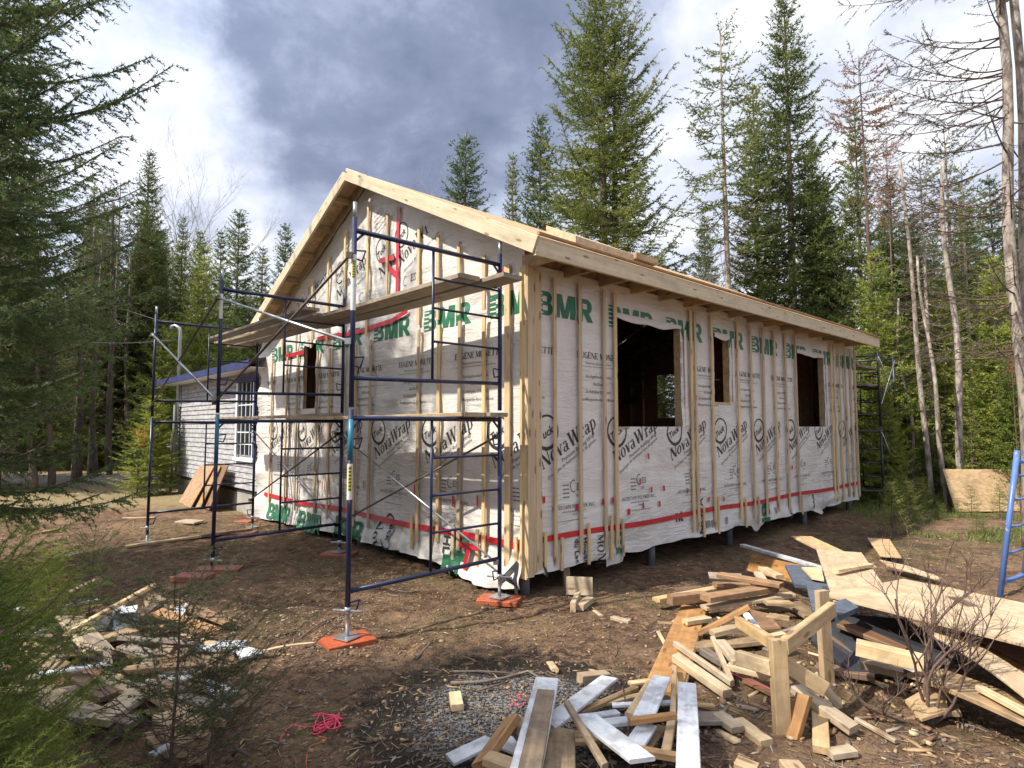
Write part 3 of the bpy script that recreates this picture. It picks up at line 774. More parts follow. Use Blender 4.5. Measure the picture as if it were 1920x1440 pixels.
# far gable rafters seen from inside keep the attic closed; posts carry the house
for u, v in ((.08, .10), (2.34, .12), (4.7, .3), (7.1, .12), (9.35, .12), (.12, 3.6)):
    q = L2W(u, v, 0); base = gz(q.x, q.y) - .1
    mb = MB(); mb.tube([(u, v, base), (u, v, .40)], .052, 14); mb.box((u, v, .39), (.16, .16, .012))
    mb.build('support_post', M['steelpost'], house)
mb = MB()
for v in (.35, 2.4, 4.7): mb.box((LU / 2, v, .30), (LU - .3, .12, .12))
mb.build('floor_beam', M['brown'], house)

# sheet lying on the roof
sh = MB()
def on_roof(u, v, dz): return L2W(u, v, rtop(v) + RT + dz)
sh.poly([on_roof(1.50, .62, .12), on_roof(2.70, .58, .12), on_roof(2.75, 1.15, .13), on_roof(1.55, 1.20, .13)], .105)
o = sh.build('sheathing_stack', M['ply'], None, on_roof(1.5, .66, 0)); tag(o, 'bright pale stack of sheathing offcuts lying on the roof near the eave', 'lumber')
o = board('loose_plank', on_roof(2.78, .75, .05), on_roof(3.40, .80, .045), .30, .09, M['pine']); tag(o, 'darker short timber block on the roof right of the bright sheathing stack', 'lumber')

# ------------------------------------------------------------------ old clapboard house joined at the far end
old = empty('clapboard_house', L2W(.1, 7.4, 0), ANG, label='old low white clapboard house with blue trim behind the scaffold', cat='house')
OV = 6.35
mb = MB(); z = .45; k = 0
while z < 2.98:
    mb.poly([(-.028, 0, z), (-.028, OV, z), (-.004, OV, z + .118), (-.004, 0, z + .118)], 0.006, nrm=(1, 0, 0)); z += .112
mb.box((.06, OV / 2, 1.75), (.1, OV - .01, 2.6)); mb.box((2.5, OV - .06, 1.75), (4.8, .1, 2.6)); mb.box((4.9, OV / 2, 1.75), (.1, OV, 2.6))
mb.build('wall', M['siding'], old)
mb = MB(); mb.box((.10, OV / 2 - .1, .10), (.14, OV - .2, .50)); mb.box((2.5, OV - .2, .1), (4.6, .14, .5)); mb.build('foundation', M['concrete'], old)
mb = MB(); mb.box((.08, OV / 2, .40), (.1, OV, .085)); mb.build('gap_shade_strip', M['darkboard_gap'], old)  # dark strip standing in for the shaded gap between siding and foundation
mb = MB(); mb.poly([(-.42, -.3, 2.98), (-.42, OV + .55, 2.98), (2.6, OV + .55, 3.62), (2.6, -.3, 3.62)], .05); mb.poly([(2.6, -.3, 3.62), (2.6, OV + .55, 3.62), (5.4, OV + .55, 2.98), (5.4, -.3, 2.98)], .05)
mb.build('roof', M['shingle'], old)
mb = MB(); mb.box((-.435, OV / 2 + .12, 2.90), (.03, OV + .85, .14)); mb.box((-.2, OV + .56, 2.93), (.5, .03, .12)); mb.build('fascia', M['bluetrim'], old)
mb = MB(); mb.box((-.2, OV / 2, 2.84), (.42, OV + .5, .02)); mb.build('soffit', M['winwhite'], old)
mb = MB(); mb.box((-.035, OV - .05, 1.7), (.03, .12, 2.5)); mb.build('corner_trim', M['meter'], old)
# window with blue head and muntins, centred near px 462
wv, wz0, wz1 = .95, 1.15, 2.62
win = MB()
for s_ in (-1, 1): win.box((-.05, wv + s_ * .50, (wz0 + wz1) / 2), (.05, .10, wz1 - wz0 + .2))
win.box((-.06, wv, wz0 - .10), (.08, 1.20, .07)); win.box((-.05, wv, (wz0 + wz1) / 2), (.04, .9, .05))
win = win.build('window', M['winwhite'], old)
mb = MB(); mb.box((-.034, wv, (wz0 + wz1) / 2), (.012, .92, wz1 - wz0)); mb.build('pane', M['glass'], win)
mb = MB()
for k in (-.25, -.0, .25): mb.box((-.046, wv + k, (wz0 + wz1) / 2), (.014, .024, wz1 - wz0))
for k in (-.52, -.28, .28, .52): mb.box((-.049, wv, (wz0 + wz1) / 2 + k), (.012, .9, .024))
mb.build('muntin', M['winwhite'], win)
mb = MB(); mb.box((-.058, wv, wz1 + .08), (.05, 1.16, .12)); mb.box((-.058, wv - .56, 1.9), (.05, .09, 1.6)); mb.build('blue_casing', M['bluetrim'], old)
mb = MB(); px_, pv = -.10, OV - .35
mb.tube([(px_, pv, 1.2), (px_, pv, 4.25), (px_ - .02, pv, 4.36), (px_ - .10, pv + .10, 4.44), (px_ - .16, pv + .22, 4.42), (px_ - .17, pv + .25, 4.34)], .042, 10)
mb.build('service_mast', M['galv'], old)
mb = MB(); mb.box((-.12, OV - .30, 1.22), (.14, .26, .62)); mb.box((-.11, OV - .28, 1.85), (.1, .16, .9)); mb.build('meter_box', M['meter'], old)
mb = MB(); mb.tube([(-.18, OV - .10, 1.05), (-.18, OV - .10, 1.25)], .085, 14); mb.tube([(-.14, OV - .12, -.1), (-.14, OV - .12, 1.05)], .035, 8); mb.build('electric_meter', M['meter'], old)

# ------------------------------------------------------------------ scaffolding
def tube_w(mb, a, b_, r, mi=0, n=8): mb.tube([L2W(*a), L2W(*b_)], r, n, mi)
def frame(parent, v, u_in, u_out, z0, z1, rungs, low, top, um, m, teal=None):
    """one welded frame: two posts, top and bottom rails, a short inner post and ladder rungs between it and the wall-side post"""
    mb = MB()
    for u in (u_in, u_out): tube_w(mb, (u, v, z0), (u, v, z1), .0215, 0, 12)
    tube_w(mb, (u_in, v, top), (u_out, v, top), .0215, 0, 10)
    tube_w(mb, (u_in, v, low), (u_out, v, low - .03), .019, 0, 10)
    for u, s in ((u_in, -1), (u_out, 1)):
        tube_w(mb, (u, v, top - .10), (u + s * .09, v, top - .01), .011)
    tube_w(mb, (um, v, low), (um, v, top), .013)
    for z in rungs: tube_w(mb, (u_in, v, z), (um, v, z), .012)
    for u, s in ((u_in, -1), (u_out, 1)):      # brace locks
        for z in (top - .17, low + .14 if z0 > 1 else low - .12):
            c = [L2W(u + s * .02, v, z), L2W(u + s * .10, v - .01, z + .01), L2W(u + s * .075, v, z - .08), L2W(u + s * .02, v, z - .07)]
            for i in range(3): mb.tube([c[i], c[i + 1]], .007, 6)
    return mb.build('frame', m, parent, L2W(u_in, v, z0))
scaf = empty('scaffold', L2W(-1.1, .05, 0), ANG, label='dark blue tube scaffold standing along the gable wall with silver cross braces', cat='scaffold')
def reparent(parent, o):
    """keep world placement under an empty"""
    Mi = (Matrix.Translation(parent.location) @ Matrix.Rotation(parent.rotation_euler.z, 4, 'Z')).inverted()
    o.parent = parent; o.matrix_basis = Mi @ (Matrix.Translation(o.location) @ o.rotation_euler.to_matrix().to_4x4())
UI, UO, UM = -.31, -1.93, -1.13
VS = (.05, 3.10, 6.15)
z0s = ((.28, .20), (.12, .20), (.08, .05))
for k, v in enumerate(VS):
    ui, uo, um = (UI, UO, UM) if k == 0 else ((-.47, -2.05, -1.28) if k == 1 else (-.53, -2.09, -1.31))
    lz = .43
    o = frame(None, v, ui, uo, z0s[k][0], 1.86, (1.44, 1.10, .77), lz, 1.79, um, M['blue']); reparent(scaf, o)
    o = frame(None, v, ui, uo, 1.88, 3.47, (3.09, 2.81, 2.50), 2.15, 3.36, um, M['blue']); reparent(scaf, o)
    mb = MB()
    for u in (ui, uo): tube_w(mb, (u, v, 3.46), (u, v, 3.60), .0175, 0, 10)
    o = mb.build('coupling_pin', M['galv'], None, L2W(ui, v, 3.47)); reparent(scaf, o)
    for u in (ui, uo):
        q = L2W(u, v, 0); g = gz(q.x, q.y) + (.045 if k == 0 or (k == 1 and u == ui) else 0)
        mb = MB(); tube_w(mb, (u, v, g), (u, v, .42), .0165, 0, 10)
        c = L2W(u, v, g + .008); mb.box(c, (.16, .16, .010), 0, Matrix.Rotation(ANG + .3, 3, 'Z'))
        zz = .25 if k == 0 else .18
        hd = Vector((.95, -.2, 0)).normalized()
        mb.tube([L2W(u, v, zz) - hd * .125, L2W(u, v, zz) + hd * .125], .010, 6)
        mb.tube([L2W(u, v, zz - .02), L2W(u, v, zz + .03)], .026, 10)
        o = mb.build('screw_jack', M['galv'], None, L2W(u, v, g)); reparent(scaf, o)
# repainted pole length, sticker strip
mb = MB(); tube_w(mb, (UO, .05, 1.45), (UO, .05, 1.78), .0228, 0, 12); o = mb.build('painted_sleeve', M['teal'], None, L2W(UO, .05, 1.45)); reparent(scaf, o)
mb = MB(); tube_w(mb, (-2.05, 3.10, 1.30), (-2.05, 3.10, 1.86), .0228, 0, 12); o = mb.build('painted_sleeve', M['teal'], None, L2W(-2.05, 3.1, 1.3)); reparent(scaf, o)
M['whitesticker'] = plain('white_sticker', (.7, .7, .68), .4)
M['yellow'] = plain('yellow_sticker', (.55, .50, .05), .4)
for (u, v, za, zb, mm) in ((UO, .05, 1.13, 1.42, 'whitesticker'), (UO, .05, 2.68, 3.15, 'whitesticker'), (UO, .05, 1.20, 1.40, 'yellow'), (UO, .05, 2.95, 3.10, 'yellow'), (-2.05, 3.1, 3.0, 3.3, 'whitesticker')):
    mb = MB(); pts = []
    r_ = .0232 if mm == 'whitesticker' else .0240; arc = 2.6 if mm == 'whitesticker' else 1.3
    c0 = L2W(u, v, 0); vs = []
    for j, z in enumerate((za, zb)):
        for i in range(9):
            a = -math.pi / 2 + arc * (i / 8 - .5) + (.25 if mm == 'yellow' else 0); vs.append((c0.x + r_ * math.cos(a), c0.y + r_ * math.sin(a), z))
    mb.add(vs, [(i, i + 1, i + 10, i + 9) for i in range(8)], sm=True)
    o = mb.build('sticker', M[mm], None, L2W(u, v, za)); reparent(scaf, o)
    if mm == 'yellow':      # dark bars printed on the sticker
        mb = MB(); vs = []; fs = []
        nb = 7
        for q in range(nb):
            z = za + (zb - za) * (q + .2) / nb; h_ = (zb - za) / nb * .45
            for zz in (z, z + h_):
                for i in range(5):
                    a = -math.pi / 2 + .25 + .9 * (i / 4 - .5); vs.append((c0.x + .0244 * math.cos(a), c0.y + .0244 * math.sin(a), zz))
            fs += [(q * 10 + i, q * 10 + i + 1, q * 10 + i + 6, q * 10 + i + 5) for i in range(4)]
        mb.add(vs, fs); o2 = mb.build('sticker_print', M['ink'], None, L2W(u, v, za)); reparent(scaf, o2)
def brace(a, b_, m, r=.0135):
    mb = MB(); tube_w(mb, a, b_, r, 0, 8)
    for p in (a, b_): c = L2W(*p); mb.box(c, (.05, .03, .05))
    o = mb.build('cross_brace', m, None, L2W(*a)); reparent(scaf, o)
uo = lambda k: (-1.93, -2.05, -2.09)[k] - .04
ui_ = lambda k: (-.31, -.47, -.53)[k] - .05
brace((uo(1), 3.1, 3.25), (uo(0), .05, 2.42), M['galv']); brace((uo(1) , 3.1, 2.0), (uo(0), .05, 3.14), M['rusty'])
brace((uo(2), 6.15, 3.15), (uo(1), 3.1, 2.05), M['galv']); brace((uo(2), 6.15, 2.0), (uo(1), 3.1, 3.25), M['rusty'])
brace((ui_(1), 3.1, 1.63), (ui_(0), .05, .40), M['galv'], .011); brace((ui_(1), 3.1, .42), (ui_(0), .05, 1.62), M['rusty'], .012)
brace((ui_(2), 6.15, 1.68), (ui_(1), 3.1, .42), M['galv'], .011); brace((ui_(2), 6.15, .48), (ui_(1), 3.1, 1.62), M['rusty'], .012)
# decks lying on it
def plank(a, b_, wd, th, m, label, bow=0.0):
    o = board('scaffold_plank', L2W(*a), L2W(*b_), wd, th, m, None, 0, bow, nx=8); tag(o, label, 'plank', 'planks laid on the scaffold'); return o
plank((-.48, -.33, 3.145), (-.60, 3.70, 3.145), .245, .045, M['deck'], 'wide upper scaffold plank nearest the gable wall at the front end', -.02)
plank((-.75, -.02, 3.150), (-.86, 4.10, 3.150), .245, .045, M['deck'], 'upper scaffold plank on the outer edge of the front bay', -.015)
plank((-.55, 2.95, 3.192), (-.62, 7.1, 3.192), .245, .045, M['deck'], 'upper scaffold plank running over the rear bay to the old house', -.02)
plank((-.82, 3.05, 3.197), (-.90, 6.9, 3.197), .245, .045, M['deck'], 'upper scaffold plank on the outer edge of the rear bay', -.02)
plank((-1.08, 2.75, 3.200), (-1.16, 6.4, 3.200), .20, .04, M['grey'], 'narrow grey upper plank with a dark end beside the middle frame')
plank((-.45, -.10, 1.835), (-.58, 3.60, 1.835), .235, .04, M['deck'], 'middle height scaffold plank of the front bay beside the wall', -.01)
plank((-.72, -.05, 1.835), (-.86, 3.70, 1.835), .235, .04, M['pine'], 'paler middle height scaffold plank of the front bay', -.01)
plank((-.66, 2.90, 1.878), (-.75, 7.3, 1.878), .235, .04, M['deck'], 'middle height scaffold plank of the rear bay ending by the old window', -.01)
# far scaffold at the right end
far = empty('scaffold', L2W(LU + .9, .1, 0), ANG, label='dark tube scaffold tower beyond the far right end of the house', cat='scaffold')
def frame2(u0, v0, v1, z0, m):
    mb = MB()
    for v in (v0, v1): tube_w(mb, (u0, v, z0), (u0, v, z0 + 1.6), .024, 0, 8)
    for z in (z0 + .25, z0 + 1.52): tube_w(mb, (u0, v0, z), (u0, v1, z), .022)
    for z in (.55, .85, 1.15): tube_w(mb, (u0, v0, z0 + z), (u0, (v0 + v1) / 2, z0 + z), .014)
    tube_w(mb, (u0, (v0 + v1) / 2, z0 + .25), (u0, (v0 + v1) / 2, z0 + 1.52), .014)
    o = mb.build('frame', m, None, L2W(u0, v0, z0)); reparent(far, o)
for u0 in (LU + .55, LU + 1.6):
    for j in range(2): frame2(u0, -.30, 1.1, .1 + 1.63 * j, M['black'])
for (a, b_) in (((.50, 3.2), (1.6, 2.2)), ((.50, 1.6), (1.6, .6)), ((1.6, 3.2), (.55, 2.2))):
    mb = MB(); tube_w(mb, (LU + a[0], -.33, a[1]), (LU + b_[0], -.33, b_[1]), .013); o = mb.build('cross_brace', M['galv'], None, L2W(LU + a[0], -.33, a[1])); reparent(far, o)
o = board('scaffold_plank', L2W(LU + .4, .1, 2.62), L2W(LU + 1.9, .1, 2.62), .45, .05, M['deck']); tag(o, 'plank on the far scaffold tower right of the house', 'plank', 'planks laid on the scaffold')
o = board('scaffold_plank', L2W(LU + .4, .2, 3.05), L2W(LU + 1.8, .2, 3.05), .3, .05, M['deck']); tag(o, 'higher plank on the far scaffold tower right of the house', 'plank', 'planks laid on the scaffold')
# light blue frame standing at the right edge
q0, q1 = Vector((5.02, 6.36, -.05)), Vector((6.35, 7.25, -.05))
lb = empty('blue_scaffold', q0, 0, label='light blue scaffold frame with rungs standing alone at the right edge', cat='scaffold')
mb = MB(); tilt = Vector((.30, .02, 0)); S_ = lambda p, z: p + Vector((0, 0, z)) + tilt * (z / 1.6)
dm = q0.lerp(q1, .38)
for p, h_, r_ in ((q0, 1.52, .026), (q1, 1.52, .026)): mb.tube([S_(p, 0) - q0, S_(p, h_) - q0], r_, 12)
mb.tube([S_(dm, .16) - q0, S_(dm, 1.25) - q0], .016, 8)
for z in (.16, 1.40): mb.tube([S_(q0, z) - q0, S_(q1, z) - q0], .022, 10)
for z in (.45, .72, 1.0, 1.25): mb.tube([S_(q0, z) - q0, S_(dm, z) - q0], .013, 8)
mb.build('frame', M['lightblue'], lb)

# ------------------------------------------------------------------ loose lumber
def px_board(a, b_, wd, th, m, label, name='board', roll=0, bow=0.0, cat='board', group=None, cut=None):
    p0, p1 = P(*a), P(*b_)
    c = cut if cut is not None else random.uniform(-.35, .35)
    o = board(name, p0 + Vector((0, 0, gz(p0.x, p0.y))), p1 + Vector((0, 0, gz(p1.x, p1.y))), wd, th, M[m], None, roll, bow, c * (random.random() < .3), c * (random.random() < .5))
    return tag(o, label, cat, group)
def px_poly(pts, th, m, label, name='sheet', cat='sheet'):
    w_ = [P(*p) for p in pts]
    mb = MB(); mb.poly(w_, th); o = mb.build(name, M[m], None, w_[0]); return tag(o, label, cat)
# right-hand pile ------------------------------------------------
def flat_rect(c0, e1, l1, e2, l2, z, th, m, name, label, cat, dz=0.0):
    c0, e1, e2 = Vector((*c0, z)), Vector((*e1, 0)).normalized(), Vector((*e2, 0)).normalized()
    q = [c0, c0 + e1 * l1 + Vector((0, 0, dz)), c0 + e1 * l1 + e2 * l2 + Vector((0, 0, dz)), c0 + e2 * l2]
    mb = MB(); X = (q[1] - q[0]).normalized(); Z = X.cross((q[3] - q[0])).normalized(); Y = Z.cross(X)
    Mx = Matrix((X, Y, Z)).transposed().to_4x4(); Mi = Mx.inverted()
    loc = [Mi @ (p - q[0]) for p in q]
    mb.poly(loc, th, nrm=(0, 0, -1)); o = mb.build(name, M[m]); o.matrix_basis = Matrix.Translation(q[0]) @ Mx
    return tag(o, label, cat)
flat_rect((2.38, 4.74), (.447, -.894), 2.44, (.894, .447), 1.03, .440, .016, 'ply', 'plywood_sheet', 'large pale plywood sheet lying across the right lumber pile', 'sheet', .05)
flat_rect((3.25, 6.56), (-.40, -.917), 2.1, (.917, -.40), .42, .415, .016, 'ply', 'plywood_sheet', 'narrower plywood sheet pointing away from under the large one', 'sheet')
flat_rect((3.40, 7.48), (-.10, -.99), 1.6, (.99, -.10), .24, .392, .016, 'osb', 'plywood_strip', 'narrow strand board strip sticking out farthest behind the plywood sheets', 'strip')
px_board((1392, 1009, .30), (1566, 1068, .33), .07, .035, 'white', 'long white trim board pointing left from under the large plywood sheet', 'trim_board')
px_board((1406, 1040, .18), (1502, 1066, .24), .20, .03, 'orange', 'dark stained board on edge below the long white trim', roll=R(70))
px_board((1430, 1059, .27), (1462, 1078, .24), .09, .038, 'pale', 'short pale block left of the blue shingled offcut', 'block')
px_board((1421, 1066, .18), (1436, 1090, .10), .09, .038, 'pale', 'short pale block leaning down left of the blue shingled offcut', 'block')
px_poly([(1472, 1058, .40), (1530, 1062, .40), (1568, 1100, .38), (1490, 1095, .37)], .03, 'bluefoam', 'largest blue grey shingled offcut on the right pile', 'shingled_offcut', 'offcut')
px_poly([(1511, 1092, .40), (1540, 1094, .41), (1551, 1142, .36), (1524, 1146, .34)], .03, 'bluefoam', 'blue grey shingled strip hanging down beside the upright post', 'shingled_offcut', 'offcut')
px_poly([(1557, 1131, .44), (1585, 1122, .46), (1610, 1138, .42), (1574, 1154, .42)], .035, 'bluefoam', 'small blue grey shingled piece right of the upright post top', 'shingled_offcut', 'offcut')
px_poly([(1503, 1063, .425), (1540, 1064, .43), (1545, 1086, .42), (1522, 1082, .42)], .02, 'pale', 'broken pale plywood patch lying on the blue shingled offcut', 'panel_scrap', 'panel')
px_board((1566, 1072, .45), (1632, 1058, .45), .06, .03, 'pale', 'small pale stick poking out over the plywood sheet', 'stick', cat='stick')
px_poly([(1626, 1008, .05), (1668, 1011, .05), (1690, 1045, .05), (1650, 1042, .05)], .014, 'osb', 'square strand board offcut lying alone behind the plywood sheet', 'plywood_offcut', 'panel')
px_poly([(1649, 1049, .06), (1700, 1060, .06), (1768, 1084, .05), (1755, 1085, .04), (1665, 1060, .06)], .014, 'ply', 'long thin plywood offcut on the ground behind the plywood sheet', 'plywood_offcut', 'panel')
px_board((1775, 1108, .50), (1815, 1127, .50), .08, .02, 'ply', 'small plywood scrap on top of the large sheet', 'scrap', cat='scrap')
# sloping boards under the sheet at the right
px_board((1765, 1188, .36), (1960, 1312, .26), .17, .018, 'ply', 'long printed strand board strip slanting down under the plywood sheet', bow=.02)
px_board((1735, 1255, .20), (1960, 1350, .16), .28, .03, 'tan', 'wide dirty board at the lower right edge of the pile', bow=.01)
px_board((1835, 1283, .24), (1925, 1330, .22), .05, .03, 'pale', 'narrow pale stick lying on the wide dirty board', 'stick', cat='stick')
px_board((1780, 1170, .30), (1960, 1240, .30), .20, .02, 'brown', 'brown board directly under the large plywood sheet')
px_board((1800, 1192, .28), (1970, 1272, .27), .14, .02, 'tan', 'tan board second below the large plywood sheet')
px_board((1605, 1206, .33), (1731, 1236, .30), .10, .085, 'pale', 'thick pale timber block with nails under the plywood sheet', 'timber_block', cat='block')
px_board((1612, 1238, .18), (1692, 1256, .16), .09, .05, 'tan', 'shorter tan block below the thick pale timber block', 'timber_block', cat='block')
px_poly([(1697, 1312, .12), (1768, 1272, .16), (1778, 1332, .06), (1728, 1348, .04)], .016, 'osb', 'broken strand board panel behind the bare shrub', 'panel_scrap', 'panel')
px_board((1740, 1250, .08), (1780, 1330, .05), .12, .03, 'tan', 'tan board end standing behind the broken strand board', roll=.3)
px_board((1690, 1246, .15), (1740, 1263, .12), .05, .02, 'white', 'small white trim scrap right of the tan block', 'scrap', cat='scrap')
px_poly([(1560, 1150, .30), (1700, 1160, .32), (1800, 1230, .22), (1760, 1262, .08), (1600, 1262, .05), (1520, 1200, .15)], .03, 'tar', 'crumpled black tar paper buried in the right pile', 'tar_paper', 'tar paper')
px_board((1575, 1170, .26), (1700, 1215, .20), .14, .03, 'brown', 'brown board lying on the black tar paper')
px_board((1560, 1190, .18), (1640, 1250, .06), .12, .03, 'brown', 'brown board slanting to the ground behind the upright posts')
px_board((1580, 1215, .1), (1690, 1240, .1), .14, .03, 'grey', 'grey board low under the thick pale block')
px_board((1530, 1245, .05), (1640, 1265, .05), .12, .04, 'brown', 'dark brown board on the ground right of the back post')
# orange-toned group
px_board((1348, 1079, .27), (1466, 1097, .27), .085, .04, 'orange', 'topmost orange lumber length at the back of the pile', 'lumber', roll=.1)
px_board((1329, 1074, .12), (1392, 1078, .14), .10, .03, 'grey', 'grey board end behind the orange lumber', roll=.5)
px_board((1322, 1120, .20), (1446, 1099, .22), .14, .05, 'orange', 'thick orange lumber length slanting in front of the topmost one', 'lumber')
px_board((1256, 1126, .13), (1322, 1118, .13), .09, .085, 'orange', 'short square orange timber at the left tip of the orange stack', 'timber_block', cat='block')
px_board((1230, 1122, .10), (1352, 1102, .12), .09, .038, 'pine', 'yellowish lumber length under the orange stack', 'lumber')
px_board((1319, 1136, .10), (1488, 1113, .16), .11, .03, 'pale', 'pale weathered plank in front of the orange stack')
px_board((1270, 1105, .08), (1318, 1100, .08), .12, .02, 'brown', 'small reddish board behind the short orange timber')
px_board((1340, 1098, .16), (1405, 1095, .16), .09, .04, 'orange', 'orange lumber end between the stacked lengths', 'lumber')
px_board((1435, 1132, .16), (1484, 1137, .14), .10, .03, 'pine', 'tan offcut under the blue shingled offcut', 'offcut', cat='offcut')
px_board((1480, 1125, .10), (1525, 1160, .08), .16, .03, 'tan', 'tan board lying below the blue shingled strip')
px_poly([(1405, 1142, .12), (1440, 1150, .14), (1465, 1178, .10), (1425, 1182, .08)], .02, 'brown', 'brown bark panel in the middle of the right pile', 'panel_scrap', 'panel')
px_board((1440, 1155, .12), (1480, 1162, .12), .12, .02, 'tan', 'crumpled tan scrap in the middle of the right pile', 'scrap', cat='scrap')
px_board((1420, 1197, .10), (1530, 1158, .16), .04, .02, 'grey', 'thin curved grey strip behind the broken frame', 'stick', bow=-.02, cat='stick')
# long board on the ground pointing at the viewer
px_board((1302, 1138, .03), (1240, 1300, .03), .235, .025, 'orange', 'long wide brown plank lying flat left of the right pile', 'plank', cat='plank', cut=0)
px_board((1320, 1142, .025), (1278, 1296, .025), .045, .03, 'tan', 'narrow strip lying along the long wide brown plank', 'stick', cat='stick', cut=0)
px_board((1284, 1168, .065), (1328, 1160, .065), .085, .038, 'pale', 'short pale block with cut corner lying on the wide brown plank', 'block')
px_board((1312, 1189, .04), (1405, 1140, .30), .085, .038, 'orange', 'orange lumber length leaning up into the pile', 'lumber')
px_board((1335, 1186, .12), (1398, 1176, .14), .085, .04, 'pine', 'short lumber length behind the crossing sticks', 'lumber')
px_board((1300, 1208, .05), (1425, 1202, .06), .13, .035, 'tan', 'tan board lying level in the middle of the pile')
px_board((1336, 1188, .16), (1371, 1268, .05), .035, .03, 'pale', 'thin pale stick crossing over the two split lengths', 'stick', cat='stick')
px_board((1350, 1196, .16), (1384, 1236, .12), .08, .035, 'pale', 'pale lumber length right of the thin crossing stick', 'lumber')
px_board((1366, 1240, .09), (1428, 1254, .09), .10, .038, 'pale', 'pale lumber end below the broken frame arm', 'lumber')
px_board((1266, 1200, .12), (1373, 1274, .06), .035, .04, 'pale', 'upper of two split pale lengths near the wide plank', 'lumber')
px_board((1266, 1230, .09), (1364, 1296, .05), .075, .05, 'pale', 'lower thicker of two split pale lengths near the wide plank', 'lumber')
px_board((1318, 1212, .05), (1360, 1240, .05), .07, .05, 'grey', 'charred grey lumber end between the pale split lengths', 'lumber')
px_board((1234, 1184, .015), (1250, 1211, .015), .03, .015, 'pale', 'tiny pale chip left of the wide brown plank', 'wood_chip', cat='chip')
px_board((1399, 1153, .18), (1421, 1182, .14), .05, .03, 'white', 'whitish stick in the gap behind the broken frame', 'stick', cat='stick')
px_board((1445, 1196, .16), (1470, 1192, .16), .05, .04, 'pale', 'small pale block end beside the broken frame joint', 'block')
px_board((1400, 1268, .03), (1452, 1298, .03), .06, .03, 'brown', 'weathered root coloured stick behind the front post', 'stick', cat='stick')
px_board((1420, 1256, .10), (1450, 1246, .14), .12, .06, 'brown', 'dark timber end left of the front post', 'timber_block', cat='block')
# broken timber frame: two upright posts joined by beams
fpb, bpb = P(1467, 1371, 0), P(1552, 1279, 0)
fr = empty('broken_sawhorse', fpb, 0, label='broken timber frame with two upright posts standing in the right pile', cat='timber frame')
def fb(a, b_, wd, th, m, roll=0.0): board('timber', Vector(a) - fpb, Vector(b_) - fpb, wd, th, M[m], fr, roll)
ftop = Vector((fpb.x + .0, fpb.y + .03, .495)); btop = Vector((bpb.x - .01, bpb.y + .02, .60))
fb(fpb - Vector((0, 0, .04)), ftop, .088, .062, 'pine', 0); fb(bpb - Vector((0, 0, .04)), btop, .089, .045, 'pine', .3)
fb(ftop + Vector((.03, -.02, -.03)), P(1560, 1142, .53), .045, .092, 'pine')
fb(P(1384, 1233, .30), ftop + Vector((-.03, .0, -.16)), .05, .085, 'pale'); fb(P(1384, 1166, .36), ftop + Vector((-.02, .05, -.03)), .045, .07, 'pine')
fb(ftop + Vector((.03, .05, -.14)), P(1544, 1290, .20), .06, .088, 'pine')
px_board((1492, 1284, .13), (1601, 1364, .05), .09, .045, 'pale', 'long pale lumber length on the ground right of the front post', 'lumber')
px_board((1508, 1296, .22), (1484, 1379, .0), .085, .038, 'orange', 'orange brown stub leaning beside the front post', 'lumber')
px_board((1528, 1262, .22), (1574, 1320, .06), .085, .038, 'pale', 'pale lumber length sloping to the ground below the back post', 'lumber')
px_board((1537, 1337, .04), (1540, 1397, .03), .085, .038, 'pine', 'short pale block lying flat in front of the long pale length', 'block', cut=0)
px_board((1554, 1402, .03), (1600, 1398, .03), .07, .035, 'pale', 'slanted short block near the bottom edge of the photo', 'block')
px_board((1604, 1344, .02), (1680, 1380, .02), .028, .022, 'pale', 'thin pale stick lying on soil left of the shrub', 'stick', cat='stick')
px_board((1480, 1432, .03), (1505, 1470, .03), .10, .04, 'pine', 'block cut by the bottom edge of the photo right of centre', 'block')
px_board((1382, 1352, .02), (1438, 1391, .02), .085, .038, 'pale', 'cream block lying right of the white boards', 'block')
px_board((1345, 1342, .06), (1384, 1372, .03), .085, .038, 'pale', 'cream block with cut end just left of the other cream block', 'block')
px_board((1380, 1440, .03), (1420, 1452, .03), .09, .038, 'pine', 'block corner at the very bottom edge below the cream blocks', 'block')
px_board((1346, 1303, .01), (1374, 1320, .01), .01, .008, 'pale', 'matchstick thin splinter on dark soil', 'stick', cat='stick')
# bottom-centre pile of painted boards ---------------------------
px_board((1026, 1290, .27), (980, 1470, .32), .13, .022, 'white', 'long white board at the left under a tan board', bow=.005, cut=0)
px_board((1024, 1308, .292), (988, 1470, .345), .095, .020, 'tan', 'tan board lying on top of the long white board', cut=0)
px_board((1046, 1385, .20), (1042, 1480, .24), .165, .028, 'tan', 'wide tan board end at the bottom edge right of the long white board', cut=0)
px_board((1142, 1275, .10), (1028, 1372, .20), .11, .020, 'white', 'white board with pointed tip slanting up right over the ash', cut=.8)
px_board((1226, 1282, .13), (1186, 1350, .20), .08, .022, 'pale', 'pale bare edge board beneath the right white board', cut=0)
px_board((1241, 1277, .17), (1206, 1356, .22), .105, .018, 'white', 'white board with chipped ends in the middle of the painted pile', cut=0)
px_board((1214, 1370, .16), (1188, 1418, .18), .095, .020, 'white', 'white board piece below the crossing brown strip', cut=0)
px_board((1240, 1372, .10), (1205, 1430, .12), .05, .022, 'tan', 'narrow brown strip right of the white board piece', 'stick', cat='stick')
px_board((1288, 1285, .17), (1291, 1470, .20), .105, .020, 'white', 'long white board at the right side of the painted pile', bow=.006, cut=0)
px_board((1265, 1247, .10), (1262, 1345, .19), .032, .022, 'pine', 'thin pine strip left of the long white board', 'stick', cat='stick')
px_board((1262, 1348, .16), (1248, 1436, .15), .045, .025, 'pine', 'pine strip continuing below the brown crossing strip', 'stick', cat='stick')
